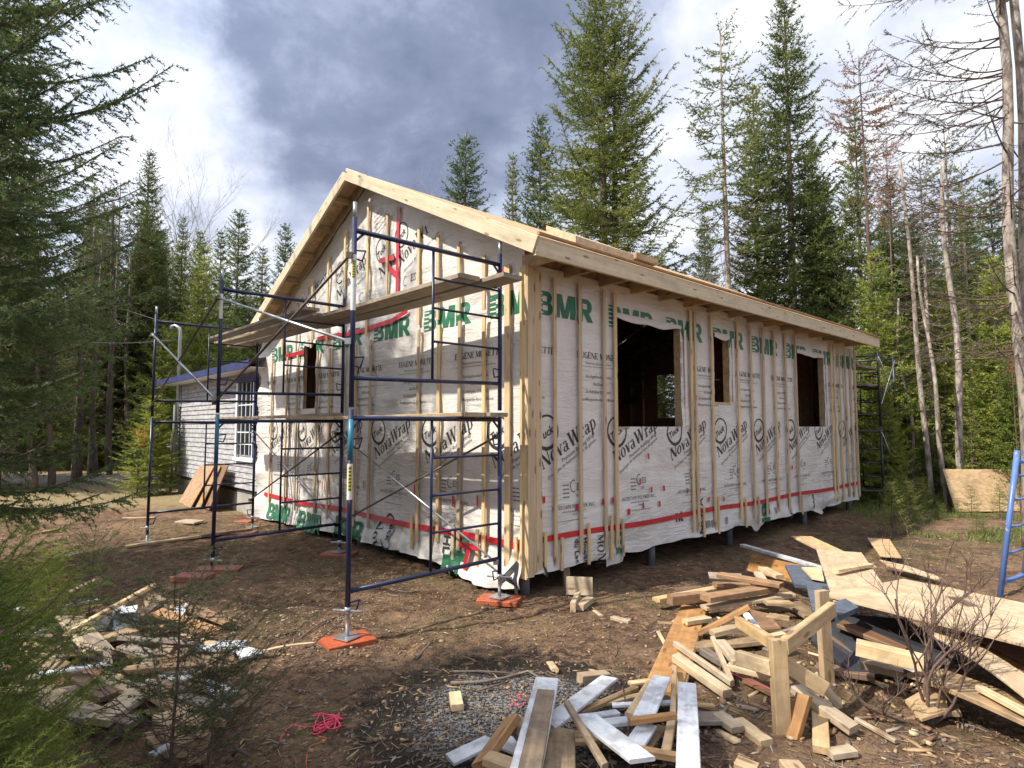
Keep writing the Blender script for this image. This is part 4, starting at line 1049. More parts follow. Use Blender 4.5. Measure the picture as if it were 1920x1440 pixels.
px_board((1180, 1364, .24), (1266, 1352, .23), .035, .03, 'orange', 'brown strip crossing the white boards', 'stick', cat='stick')
px_board((1094, 1360, .28), (1205, 1446, .26), .115, .020, 'white', 'weathered white board slanting down to the right bottom', cut=.3)
px_board((1063, 1337, .31), (1135, 1450, .32), .030, .028, 'tan', 'thin brown stick crossing over the painted boards', 'stick', cat='stick')
px_board((1118, 1354, .20), (1158, 1343, .18), .055, .022, 'white', 'short white strip above the weathered white board', 'stick', cat='stick')
px_board((1118, 1374, .20), (1178, 1360, .19), .065, .024, 'white', 'white lath with brown edge behind the weathered white board', 'lath', cat='stick')
px_board((962, 1362, .20), (900, 1448, .12), .09, .04, 'orange', 'dark brown lumber length at the left of the painted pile', 'lumber', roll=.5)
px_board((965, 1368, .16), (990, 1395, .14), .10, .045, 'tan', 'brown block behind the dark brown length', 'block')
px_board((843, 1436, .05), (922, 1404, .07), .10, .02, 'white', 'white board end on the ash at the lower left of the painted pile')
px_board((912, 1434, .15), (965, 1448, .15), .085, .038, 'pine', 'yellow lumber end at the bottom edge of the painted pile', 'lumber')
px_board((940, 1408, .04), (985, 1418, .05), .12, .02, 'white', 'white board scrap between the brown lengths', 'scrap', cat='scrap')
px_board((1087, 1279, .035), (1138, 1268, .035), .075, .06, 'pine', 'thick pale block resting behind the ash', 'block', cut=0)
px_board((853, 1306, .03), (858, 1330, .03), .075, .04, 'pale', 'small pale block at the left edge of the ash', 'block')
px_board((1031, 1242, .02), (1041, 1262, .02), .05, .02, 'pale', 'small pale wedge behind the ash pit', 'wood_chip', cat='chip')
px_board((1300, 1354, .05), (1356, 1348, .05), .12, .028, 'grey', 'grey tan board end right of the long white board', cut=0)
px_board((1180, 1277, .05), (1217, 1272, .05), .05, .02, 'pale', 'small pointed pale chip behind the white boards', 'wood_chip', cat='chip')
px_board((1268, 1327, .09), (1338, 1323, .07), .03, .02, 'pine', 'thin strip sticking out right under the long white board', 'stick', cat='stick')
px_board((1087, 1346, .10), (1193, 1298, .10), .04, .03, 'tan', 'tan strip slanting behind the white board piece', 'stick', cat='stick')
px_board((1120, 1335, .08), (1210, 1308, .09), .04, .02, 'pine', 'second tan strip slanting behind the painted boards', 'stick', cat='stick')
px_board((1148, 1334, .09), (1262, 1331, .12), .035, .02, 'white', 'thin white strip lying level behind the painted boards', 'stick', cat='stick')
px_board((1198, 1428, .17), (1278, 1440, .16), .04, .035, 'tan', 'reddish strip at the bottom edge under the long white board', 'stick', cat='stick')
px_board((1130, 1400, .08), (1230, 1412, .06), .10, .025, 'brown', 'dark brown board low inside the painted pile')
px_board((1070, 1400, .08), (1150, 1385, .08), .12, .025, 'tan', 'tan board low between the painted boards')
px_board((1215, 1322, .06), (1262, 1318, .06), .10, .02, 'orange', 'orange brown board end between the white boards')
px_board((1148, 1157, .012), (1181, 1167, .012), .06, .03, 'pale', 'pale block alone on bare soil in front of the corner post', 'block')
px_board((1114, 1143, .01), (1128, 1153, .01), .035, .012, 'pale', 'tiny pale chip near the cream blocks', 'wood_chip', cat='chip')
# cream blocks by the corner post
cb = P(1085, 1135, 0); cg = Vector((0, 0, gz(cb.x, cb.y)))
o = board('block', P(1062, 1118, 0) + cg + Vector((0, .03, .10)), P(1112, 1120, 0) + cg + Vector((0, .03, .10)), .18, .03, M['pale'], None, R(80)); tag(o, 'cream plank end standing on edge behind two cream blocks at the corner post', 'block')
o = board('block', P(1074, 1139, .045) + cg, P(1084, 1117, .045) + cg, .05, .09, M['pale']); tag(o, 'left of two cream blocks in front of the corner post', 'block')
o = board('block', P(1086, 1139, .03) + cg, P(1106, 1124, .03) + cg, .085, .055, M['pale']); tag(o, 'right and lower of two cream blocks in front of the corner post', 'block')
o = board('prop', P(1064, 1098, 0) - Vector((0, 0, .05)), L2W(.72, .14, .36), .09, .04, M['tan'], None, .4); tag(o, 'leaning wooden prop under the front wall beside the corner', 'prop')
# left-hand pile -------------------------------------------------
px_board((122, 1190, .22), (289, 1097, .34), .045, .03, 'pale', 'long light stick slanting up over the left debris pile', 'stick', cat='stick')
px_board((83, 1138, .20), (186, 1088, .28), .06, .04, 'pine', 'yellow lumber length slanting above the left pile', 'lumber')
px_board((105, 1139, .14), (186, 1126, .16), .06, .02, 'white', 'white trim piece at the back of the left pile', 'trim_board')
px_board((100, 1162, .14), (185, 1135, .16), .12, .02, 'tan', 'tan board at the back of the left pile')
px_poly([(165, 1158, .20), (213, 1155, .22), (212, 1180, .16), (172, 1185, .14)], .03, 'tar', 'dark open tray in the left pile', 'metal_tray', 'tray')
px_poly([(210, 1148, .24), (255, 1140, .26), (262, 1168, .16), (214, 1182, .15)], .02, 'sheetmetal', 'grey bent metal sheet in the left pile', 'metal_sheet', 'sheet metal')
px_poly([(222, 1140, .27), (258, 1134, .28), (256, 1146, .26), (226, 1149, .26)], .01, 'white', 'white panel corner above the grey metal sheet', 'panel_scrap', 'panel')
px_poly([(155, 1185, .24), (205, 1205, .22), (212, 1245, .10), (158, 1222, .12)], .02, 'grey', 'grey weathered panel left of the bush in the left pile', 'weathered_panel', 'panel')
px_board((416, 1220, .10), (450, 1330, .02), .135, .028, 'brown', 'brown plank pointing at the viewer right of the left pile', 'plank', cat='plank', cut=0)
px_board((446, 1236, .03), (588, 1209, .03), .032, .012, 'pale', 'thin curved light strip lying right of the left pile', 'stick', bow=.02, cat='stick')
px_poly([(442, 1218, .06), (456, 1210, .06), (503, 1222, .05), (448, 1234, .05)], .015, 'white', 'white panel scrap at the right end of the left pile', 'white_scrap', 'scrap')
px_board((345, 1228, .05), (385, 1233, .05), .06, .02, 'white', 'small white trim scrap behind the brown plank', 'scrap', cat='scrap')
px_board((318, 1340, .14), (368, 1398, .12), .17, .07, 'pine', 'thick tan timber in the foreground of the left pile', 'timber_block', cat='block', cut=0)
px_board((285, 1370, .05), (355, 1425, .05), .10, .03, 'tan', 'tan board beneath the thick tan timber')
px_board((350, 1424, .06), (384, 1406, .06), .06, .05, 'pale', 'pale sawn end in front of the thick tan timber', 'block')
px_board((285, 1418, .12), (330, 1386, .14), .05, .012, 'white', 'pale metal strip in front of the thick tan timber', 'metal_strip', cat='strip')
px_board((60, 1290, .12), (168, 1335, .10), .20, .025, 'pine', 'wide light board in the middle of the left pile')
px_board((390, 1280, .12), (414, 1310, .10), .045, .012, 'white', 'silver strip beside the upper end of the brown plank', 'metal_strip', cat='strip')
px_board((190, 1266, .14), (262, 1292, .12), .10, .03, 'pine', 'yellowish board right of the silver gutter in the left pile')
px_board((68, 1262, .18), (204, 1242, .22), .045, .02, 'white', 'silver gutter length in the left pile', 'metal_gutter', cat='gutter')
px_board((150, 1262, .16), (205, 1300, .12), .10, .03, 'brown', 'brown board crossing the silver gutter')
px_board((300, 1260, .10), (400, 1305, .08), .18, .025, 'tan', 'wide tan board behind the brown plank')
px_board((110, 1230, .16), (60, 1275, .12), .12, .03, 'tan', 'tan board at the left side of the left pile')
px_board((350, 1190, .06), (395, 1212, .06), .12, .02, 'ply', 'pale plywood scrap above the brown plank', 'scrap', cat='scrap')
px_board((230, 1210, .14), (330, 1240, .10), .10, .03, 'grey', 'grey board behind the bush in the left pile')
px_board((150, 1340, .07), (260, 1310, .08), .12, .03, 'tan', 'tan board low in the front of the left pile')
px_board((20, 1205, .16), (110, 1195, .18), .07, .03, 'brown', 'brown board behind the left seedling')
px_board((240, 1290, .08), (320, 1330, .08), .09, .03, 'brown', 'brown board near the thick tan timber')
px_board((0, 1128, .14), (60, 1145, .14), .06, .02, 'white', 'grey white strip at the left edge of the photo', 'stick', cat='stick')
px_board((10, 1120, .03), (90, 1092, .03), .08, .02, 'tan', 'tan board behind the seedling at the left edge')
lr = random.Random(12)
LBL = ['tan', 'brown', 'grey', 'pale', 'white', 'orange']
WORDS = ['near the dark tray', 'under the olive shrub', 'beside the grey metal sheet', 'next to the silver gutter', 'behind the wide tan board', 'at the left rim of the left pile', 'in the middle of the left pile', 'below the long light stick', 'by the tall young spruce', 'near the brown plank']
TONE = {'tan': 'tan', 'brown': 'brown', 'grey': 'grey weathered', 'pale': 'pale', 'white': 'white', 'orange': 'reddish'}
for i in range(44):
    x = lr.uniform(60, 420); y = lr.uniform(1130, 1350) - (420 - x) * .05; a_ = lr.uniform(0, 3.14); L = lr.uniform(25, 75) * (y - 700) / 450
    m_ = LBL[(i * 7 + i // 3) % 6] if i % 5 else 'tan'; z = lr.uniform(.04, .20) * (1 - abs(x - 230) / 400)
    px_board((x - L * math.cos(a_), y - L * .45 * math.sin(a_), z + lr.uniform(0, .06)), (x + L * math.cos(a_), y + L * .45 * math.sin(a_), z), lr.choice((.05, .09, .09, .14, .19)), lr.choice((.018, .03, .038)), m_,
             '%s %s %s' % (TONE[m_], ('short scrap', 'broken scrap', 'split scrap', 'narrow scrap', 'muddy scrap')[i // 9 % 5], WORDS[(i * 3) % 10]), 'scrap', roll=lr.uniform(-.3, .3), cat='scrap', group='scraps in the left debris pile')
# things further back on the left
px_board((236, 1021, .03), (425, 1001, .03), .09, .035, 'pale', 'long pale lumber length on soil behind the scaffold feet', 'lumber')
px_board((375, 1005, .05), (470, 995, .05), .11, .04, 'tan', 'tan lumber length right of the long pale one', 'lumber')
px_board((230, 968, .02), (290, 966, .02), .06, .03, 'pale', 'pale stick near the foot of the rear scaffold leg', 'stick', cat='stick')
px_board((338, 975, .03), (374, 978, .03), .30, .03, 'pale', 'pale square board scrap near the leaning sheets', 'scrap', cat='scrap')
px_board((80, 998, .03), (110, 996, .03), .15, .05, 'tan', 'tan log end lying alone far left', 'log', cat='log')
px_board((80, 1046, .02), (150, 1036, .02), .04, .02, 'white', 'white strip on the ground at the far left', 'stick', cat='stick')
px_board((100, 1080, .02), (125, 1072, .02), .05, .03, 'pale', 'pale chip above the yellow lumber length', 'wood_chip', cat='chip')
for i, (dv, lean, m_, lab) in enumerate(((0, 0, 'osbdark', 'frontmost reddish strand board sheet leaning by the old house foundation'), (-.10, .03, 'tan', 'middle sheet of the three leaning by the old house'), (-.2, .06, 'brown', 'rear dark sheet of the three leaning by the old house'))):
    mb = MB(); v0, v1 = 9.75 + dv - .22 * i, 10.75 + dv - .1 * i
    a = [L2W(-.55 + .09 * i, v0, .0), L2W(-.55 + .09 * i, v1, .0), L2W(-.16 + .05 * i, v1 - .12, .84 + lean), L2W(-.16 + .05 * i, v0 - .12, .84 + lean)]
    nrm = (a[1] - a[0]).cross(a[3] - a[0]).normalized()
    mb.poly(a, .02, nrm=nrm); o = mb.build('leaning_sheet', M[m_], None, a[0]); tag(o, lab, 'sheet', 'sheets leaning by the old house')
# orange blocks under and beside the scaffold feet
def oblock(px, py, sx, sy, th, ang, label, z=0.0, mats=None):
    c = P(px, py, 0); c.z = gz(c.x, c.y) + z + th / 2 - .012
    d = Vector((math.cos(ang), math.sin(ang), 0)) * sx / 2
    o = board('base_block', c - d, c + d, sy, th, M[mats or 'orangepaint'], nx=1); return tag(o, label, 'block', 'orange painted base blocks')
q = L2W(UO, .05, 0)
def ob_at(q, sx, sy, th, ang, label, dx=0, dy=0):
    c = Vector((q.x + dx, q.y + dy, gz(q.x, q.y) + th / 2 - .005)); d = Vector((math.cos(ang), math.sin(ang), 0)) * sx / 2
    o = board('base_block', c - d, c + d, sy, th, M['orangepaint'], nx=1); return tag(o, label, 'block', 'orange painted base blocks')
ob_at(L2W(UO, .05, 0), .38, .28, .045, .62, 'orange block under the nearest scaffold leg')
ob_at(L2W(UI, .05, 0), .40, .26, .045, -.25, 'orange block under the scaffold leg at the house corner')
ob_at(L2W(-.47, 3.10, 0), .42, .30, .045, -.15, 'orange block under the middle scaffold leg beside the gable wall')
oblock(362, 1092, .38, .24, .06, -.1, 'nearer of two orange blocks lying by the middle outer scaffold leg')
oblock(410, 1078, .50, .22, .06, .1, 'farther of two orange blocks lying by the middle outer scaffold leg')
oblock(455, 1003, .40, .28, .04, .1, 'flat orange block on the soil between the rear scaffold legs')
oblock(462, 976, .30, .25, .04, -.3, 'small orange block near the leaning sheets', mats='orangepaint')

# twine
def curve_tube(name, pts, r, m, label, cat):
    P3 = [Vector(p) for p in pts]; out = []
    for i in range(len(P3) - 1):
        p0, p1, p2, p3 = P3[max(i - 1, 0)], P3[i], P3[i + 1], P3[min(i + 2, len(P3) - 1)]
        for k in range(6):
            t = k / 6
            out.append(.5 * ((2 * p1) + (-p0 + p2) * t + (2 * p0 - 5 * p1 + 4 * p2 - p3) * t * t + (-p0 + 3 * p1 - 3 * p2 + p3) * t ** 3))
    out.append(P3[-1])
    for q in out: q.z = max(q.z, gz(q.x, q.y) + r * .5)
    mb = MB(); mb.tube(out, r, 6); o = mb.build(name, M[m], None, out[0]); return tag(o, label, cat)
rp = random.Random(3)
pts = [P(524, 1392), P(535, 1372), P(548, 1360), P(570, 1366)]
for i in range(34): pts.append(P(rp.uniform(585, 642), rp.uniform(1340, 1378), rp.uniform(.0, .04)))
for p in pts: p.z += gz(p.x, p.y)
curve_tube('twine', pts, .0035, 'pink', 'tangled pink twine lying on dark soil', 'twine')
curve_tube('twine', [P(590, 1376, .01), P(612, 1392, .01), P(582, 1402, .01), P(574, 1425, .01), P(576, 1450, .01)], .003, 'orangecord', 'thin orange cord running from the pink twine to the bottom edge', 'twine')
curve_tube('twine', [P(1372, 1262, .12), P(1400, 1276, .05), P(1440, 1290, .03), P(1465, 1300, .04)], .003, 'pink', 'short red twine behind the front post', 'twine')
pts = [P(rp.uniform(955, 1010), rp.uniform(1300, 1345), rp.uniform(.01, .03)) for i in range(16)]
curve_tube('twine', pts, .003, 'pink', 'faded pink twine lying in the ash', 'twine')

# utility wires and marker
for i, (a, b_, lab) in enumerate(((at(-60, 425, 17), L2W(.0, 7.4 + 6.0, 4.40), 'upper thin utility wire running to the service mast'), (at(-60, 590, 15), L2W(.0, 7.4 + 6.0, 4.05), 'lower thin utility wire running to the service mast'))):
    mb = MB(); pts = [a.lerp(b_, t / 16) - Vector((0, 0, .35 * math.sin(math.pi * t / 16))) for t in range(17)]
    mb.tube(pts, .009, 5); o = mb.build('utility_wire', M['wire'], None, a); tag(o, lab, 'wire')
fl = at(262, 812, 15.5); g = gz(fl.x, fl.y)
fo = empty('marker_flag', (fl.x, fl.y, g), 0, label='orange marker cloth on a stake at the forest edge', cat='flag')
mb = MB(); mb.tube([(0, 0, 0), (0, 0, 1.75)], .02, 6); mb.build('stake', M['bark'], fo)
mb = MB(); n = 8; vs = []
for i in range(n + 1):
    for j in range(n + 1):
        vs.append((.03 + i / n * .28 * (1 - .4 * abs(j / n - .4)) - .1, .06 * math.sin(i * 1.3 + j * .6), 1.28 + j / n * .42 + .06 * math.sin(i * .9)))
mb.add(vs, [(i * (n + 1) + j, (i + 1) * (n + 1) + j, (i + 1) * (n + 1) + j + 1, i * (n + 1) + j + 1) for i in range(n) for j in range(n)], sm=True)
mb.build('cloth', M['flag'], fo)
# strand board barrier at the right
mb = MB(); a = P(1790, 957, 0); a = Vector((9.0, 12.4, 0)); c_ = Vector((12.3, 12.6, 0))
mb.poly([a, c_, c_ + Vector((0, .25, .82)), a + Vector((-.05, .25, .84))], .018, nrm=(0, 1, 0)); o = mb.build('leaning_sheet', M['osb'], None, a); tag(o, 'long strand board sheet standing in the brush behind the light blue frame', 'sheet')
# white cabin glimpsed between the trunks
cx = at(1800, 800, 34); cab = empty('cabin', (cx.x + 2, 34, 0), -.1, label='white cabin with snowy looking pale walls glimpsed through trunks on the right', cat='house')
cab['label'] = 'white cabin glimpsed between the tree trunks on the right'
mb = MB(); mb.box((0, 0, 1.9), (13, 5, 3.8)); mb.build('wall', M['cabin'], cab)
mb = MB(); mb.poly([(-7, -3.2, 3.7), (7, -3.2, 3.7), (7, 0, 5.6), (-7, 0, 5.6)], .15); mb.poly([(-7, 0, 5.6), (7, 0, 5.6), (7, 3.2, 3.7), (-7, 3.2, 3.7)], .15); mb.build('roof', M['cabin'], cab)
for x in (-4, -1.2, 2.5, 4.6):
    mb = MB(); mb.box((x, -2.52, 1.9), (1.1, .06, 1.3)); mb.build('window', M['glass'], cab)
mb = MB(); mb.box((.8, -2.53, 1.1), (1.0, .07, 2.1)); mb.build('door', M['darkboard_gap'], cab)

# ------------------------------------------------------------------ trees
def blades(rs, P0, D, ln, wd):
    """triangular blades: base P0 (n,3), direction D (n,3) unit"""
    n = len(P0); r_ = rs.normal(size=(n, 3)); S = np.cross(D, r_); S /= (np.linalg.norm(S, axis=1, keepdims=True) + 1e-9)
    ln = np.asarray(ln).reshape(-1, 1); wd = np.asarray(wd).reshape(-1, 1)
    a = P0 - S * wd / 2; b_ = P0 + S * wd / 2; c_ = P0 + D * ln
    return np.stack([a, b_, c_], 1).reshape(-1, 3)
def conifer(seed, H, Rm, base=.12, nwh=40, per=5, droop=.25, up=.25, tw=11, nl=.10, nw=.034, sp=.021, fill=1.0, prof=.9, dead=.12, trunk_r=None, tlen=.42, lean=(0, 0), fork=False, gaps=.15, br=1.0):
    rs = np.random.RandomState(seed); TB = []; mb = MB()
    tr = trunk_r or H * .011
    def axis(t): return np.array([lean[0] * t * H + .03 * H * .2 * math.sin(t * 5 + seed) * .3, lean[1] * t * H + .02 * math.cos(t * 4), t * H])
    pts = [axis(t) for t in np.linspace(0, 1, 14)]
    mb.tube([Vector(p) - Vector((0, 0, .15)) * (i == 0) for i, p in enumerate(pts)], [tr * (1 - .93 * t) + .004 for t in np.linspace(0, 1, 14)], 8)
    if fork:
        mb.tube([Vector(axis(t)) + Vector((tr * 1.7 + .05 * t * H * .12, .05, 0)) for t in np.linspace(0, .92, 10)], [tr * .85 * (1 - .9 * t) + .004 for t in np.linspace(0, 1, 10)], 8)
    az = rs.rand() * 6.28
    for w_ in range(nwh):
        t = base + (1 - base) * ((w_ + rs.rand() * .8) / nwh) ** .92
        if t > .985: continue
        k = (t - base) / (1 - base)
        Lw = Rm * (max(1 - k, 0) ** prof) * (min(1, .55 + k * 3.2)) + .12
        for j in range(per):
            az += 2.4 + rs.rand() * .6
            if rs.rand() < gaps: continue
            L = Lw * (.62 + .5 * rs.rand()); p0 = axis(t)
            d = np.array([math.cos(az), math.sin(az), 0])
            tilt = (-droop * (1 - k) + .55 * k ** 2) + rs.normal() * .10; cur = up * (.6 + .6 * rs.rand())
            f_ = lambda s: p0 + L * (np.outer(s, d) + np.outer(tilt * s + cur * s ** 2.2 - .12 * np.sin(s * 3.1), [0, 0, 1]))
            S = np.linspace(0, 1, 6); bp = f_(S); side = np.array([-d[1], d[0], 0])
            bp += np.outer(np.sin(S * 2.5 + az) * .05 * L * S, side)
            mb.tube([Vector(q) for q in bp], [max(.0015, br * (.010 * L ** .7 * (1 - .85 * s) + .002)) for s in S], 4, caps=False)
            isdead = (k < .25 and rs.rand() < dead * 3) or rs.rand() < dead * .4
            n = max(3, int(L * tw)); s_ = np.sort(rs.rand(n)) * .84 + .16; s_[-1] = 1.0
            tp = f_(s_) + np.outer(np.sin(s_ * 2.5 + az) * .05 * L * s_, side)
            sg = np.where(np.arange(n) % 2 == 0, 1, -1)
            tl = np.clip(tlen * L ** .6 * (1.12 - s_) * (.6 + .8 * rs.rand(n)), .07, .75); tl[-1] = .16
            ax = np.array([d[0], d[1], tilt + cur]); ax /= np.linalg.norm(ax)
            ca = rs.uniform(.45, .8, n)[:, None]; ca[-1] = 1
            td = ax * ca + side * (sg * np.sqrt(1 - ca[:, 0] ** 2))[:, None]; td[:, 2] += rs.normal(-.05, .22, n)
            td /= np.linalg.norm(td, axis=1, keepdims=True)
            if isdead:
                for i in range(0, n, 2): mb.tube([Vector(tp[i]), Vector(tp[i] + td[i] * tl[i])], [.004, .002], 3, caps=False)
                continue
            # needles on twigs and along the outer part of the branch
            cnt = np.maximum(2, (tl / sp * fill).astype(int)); idx = np.repeat(np.arange(n), cnt)
            q = rs.rand(len(idx)); B = tp[idx] + td[idx] * (tl[idx] * q)[:, None]; B[:, 2] -= (.18 * tl[idx] * q ** 2)
            r_ = rs.normal(size=B.shape); D = td[idx] * .75 + r_ / np.linalg.norm(r_, axis=1, keepdims=True) * .75
            D /= np.linalg.norm(D, axis=1, keepdims=True)
            TB.append(blades(rs, B, D, nl * (.6 + .7 * rs.rand(len(B))), nw * (.6 + .8 * rs.rand(len(B)))))
            nb_ = int(L * .9 / sp * fill); s2 = .25 + .75 * rs.rand(nb_); B = f_(s2) + np.outer(np.sin(s2 * 2.5 + az) * .05 * L * s2, side); r_ = rs.normal(size=B.shape)
            D = ax * .5 + r_ / np.linalg.norm(r_, axis=1, keepdims=True); D /= np.linalg.norm(D, axis=1, keepdims=True)
            TB.append(blades(rs, B, D, nl * (.7 + .6 * rs.rand(nb_)), nw * (.7 + .7 * rs.rand(nb_))))
    V = np.concatenate(TB) if TB else np.zeros((3, 3)); me = np_mesh('crown', V, np.arange(len(V)).reshape(-1, 3))
    tm = bpy.data.meshes.new('trunk'); tm.from_pydata(mb.V, [], mb.F); tm.polygons.foreach_set('use_smooth', mb.sm); tm.update()
    return tm, me
PROTO = {}
def proto(key, barkm, leafm, **kw):
    tm, cm = conifer(**kw); tm.materials.append(M[barkm]); cm.materials.append(M[leafm]); PROTO[key] = (tm, cm, kw['H'])
proto('dense', 'bark', 'needle', seed=1, H=14, Rm=2.7, base=.05, nwh=64, per=7, droop=.30, up=.32, tw=11, gaps=.08)
proto('dense2', 'bark', 'needleblue', seed=2, H=13, Rm=2.0, base=.08, nwh=62, per=7, droop=.15, up=.20, tw=11, prof=.8, gaps=.10)
proto('slim', 'bark', 'needle', seed=3, H=13, Rm=1.35, base=.10, nwh=66, per=6, droop=.35, up=.25, tw=13, prof=.75, gaps=.1)
proto('fir', 'bark', 'needlelight', seed=4, H=9, Rm=2.0, base=.03, nwh=40, per=6, droop=.12, up=.22, tw=14, prof=.85, nl=.11, gaps=.05)
proto('sparse', 'barkpale', 'needlegrey', seed=5, H=13, Rm=1.5, base=.38, nwh=34, per=4, droop=.45, up=.35, tw=16, prof=.6, gaps=.30, dead=.3, fill=.8, nl=.075, nw=.026, sp=.018, trunk_r=.10)
proto('sparse2', 'barkpale', 'needle', seed=6, H=14, Rm=1.4, base=.45, nwh=30, per=4, droop=.30, up=.30, tw=16, prof=.6, gaps=.2, dead=.2, fill=.9, nl=.075, nw=.026, sp=.018, trunk_r=.10)
proto('dead', 'twig', 'needledead', seed=8, H=12, Rm=1.5, base=.40, nwh=30, per=4, droop=.1, up=.4, tw=15, prof=.55, gaps=.25, dead=.25, fill=.9, nl=.075, nw=.024, sp=.018, trunk_r=.09)
proto('deadtop', 'twig', 'needledead', seed=18, H=12, Rm=1.15, base=.76, nwh=12, per=5, droop=.1, up=.3, tw=13, prof=.35, gaps=.3, dead=.2, nl=.075, nw=.024, sp=.022, trunk_r=.08)
proto('pole', 'barkpale', 'needlelight', seed=9, H=11, Rm=1.1, base=.55, nwh=26, per=4, droop=.3, up=.2, tw=10, prof=.5, gaps=.3, dead=.5, fill=.7, trunk_r=.085)
proto('low', 'twig', 'needlelight', seed=10, H=3.0, Rm=1.1, base=.04, nwh=18, per=6, droop=.1, up=.2, tw=14, nl=.055, nw=.016, sp=.024, prof=.8)
def tree(key, x, y, h, label, rz=None, group=None, wide=1.0, name=None, cat='tree', lean=(0, 0), z=None):
    tm, cm, H = PROTO[key]; s = h / H
    e = empty(name or {'dense': 'spruce_tree', 'dense2': 'spruce_tree', 'slim': 'spruce_tree', 'fir': 'fir_tree', 'sparse': 'spruce_tree', 'sparse2': 'spruce_tree', 'dead': 'dead_spruce_tree', 'deadtop': 'dead_spruce_tree', 'pole': 'slender_tree', 'low': 'young_fir'}[key],
              (x, y, (gz(x, y) if z is None else z) - .05), label=label, cat=cat, group=group)
    rz_ = random.uniform(0, 6.28) if rz is None else rz
    e.rotation_euler = (lean[0], lean[1], rz_); e.scale = (s * wide, s * wide, s)
    for n_, me in (('trunk', tm), ('crown', cm)):
        o = bpy.data.objects.new(n_, me); COL.objects.link(o); o.parent = e
    return e
def tpx(key, px, top, Y, label, wide=1.0, **kw):
    q = at(px, top, Y); tree(key, q.x, Y, q.z + .05, label, wide=wide, **kw)
# the recognisable trees, right to left behind the house
tmB, cmB = conifer(seed=21, H=17, Rm=3.0, base=.16, nwh=66, per=6, droop=.40, up=.50, tw=17, nl=.085, nw=.027, sp=.015, prof=.55, gaps=.14, dead=.10, tlen=.46, fork=True, trunk_r=.20)
tmB.materials.append(M['bark']); cmB.materials.append(M['needle']); PROTO['big'] = (tmB, cmB, 17)
q = at(1128, -25, 17.5); tree('big', q.x, 17.5, q.z, 'tallest dark spruce with forked trunk directly behind the roof', rz=.4, name='spruce_tree', wide=1.22)
tpx('dense2', 1012, 212, 20, 'bushy spruce immediately left of the tallest forked spruce', wide=.9)
tpx('slim', 962, 288, 21, 'thin pointed spruce top left of the bushy spruce above the eave corner', wide=.7)
tpx('dense2', 872, 250, 22, 'round topped open spruce rising above the middle of the gable rake', wide=1.15)
tpx('sparse2', 1352, 40, 16.5, 'tall slim spruce with bare lower trunk right of the forked spruce', wide=1.35)
tpx('dense', 1468, -15, 18.5, 'very tall dense spruce in the middle of the right forest', wide=.98)
tpx('slim', 1412, 155, 19.5, 'narrow dark spruce between the slim and the very tall spruce', wide=.95)
tpx('dense', 1600, 195, 17, 'broad green spruce behind the far end of the roof', wide=.75)
tpx('deadtop', 1612, 105, 15.5, 'dying spruce with rusty brown top above the far roof end', wide=.95)
tpx('sparse', 1768, 235, 17, 'thin topped green spruce right of the dying one', wide=1.3)
tpx('dense2', 1855, 330, 19, 'green spruce behind the thick twin trunks at the right edge', wide=1.0)
tpx('fir', 1640, 470, 14.5, 'light green fir beyond the far scaffold tower', wide=1.0)
tpx('fir', 1760, 520, 15.5, 'light green fir between the pale trunks', wide=1.1)
tpx('fir', 1860, 480, 13.5, 'light green fir at the right edge behind the twin trunks', wide=1.0)
tpx('dense', 1545, 330, 19.5, 'dense spruce partly hidden by the far end of the roof', wide=.8)
tpx('dense', 1240, 470, 21, 'dark spruce crown low behind the roof sheathing stack', wide=.8)
tpx('slim', 1190, 500, 23, 'slender dark spruce behind the roof sheathing stack', wide=.8)
tpx('fir', 1385, 560, 17, 'fir crown just above the roof edge right of centre', wide=1.0)
for i, (k, px, top, Y, wd, lab) in enumerate((
    ('dense2', 1700, 400, 18.5, 1.1, 'bushy spruce behind the leftmost pale trunk'), ('fir', 1690, 600, 15.0, 1.2, 'yellow green fir low behind the leftmost pale trunk'), ('dense', 1812, 380, 20, .9, 'dark dense spruce right of the tallest pale trunk'),
    ('sparse2', 1800, 300, 16, 1.3, 'open spruce overhanging the tallest pale trunk'), ('fir', 1815, 640, 17.5, 1.1, 'fir with low green boughs above the strand board barrier'), ('dense2', 1910, 380, 15.5, 1.1, 'bushy spruce cut by the right edge of the photo'),
    ('fir', 1895, 640, 12.8, 1.0, 'low bright fir right behind the light blue frame'), ('slim', 1668, 330, 20, 1.0, 'slim spruce behind the thin leaning trunk'), ('fir', 1655, 690, 13.4, 1.0, 'small bright fir just beyond the far scaffold tower'),
    ('sparse', 1722, 290, 15.2, 1.2, 'lichened spruce between the two left pale trunks'), ('dense', 1520, 260, 21, .8, 'dense spruce right of the very tall one'), ('dense', 1320, 400, 23, .9, 'dense spruce low behind the bare lower trunk'))):
    tpx(k, px, top, Y, lab, wide=wd)
tpx('deadtop', 1660, 255, 14.8, 'lower rusty brown crown right of the dying spruce', wide=.7)
tpx('deadtop', 1895, 640, 12.0, 'small rusty sprays beside the twin trunks', wide=.6)
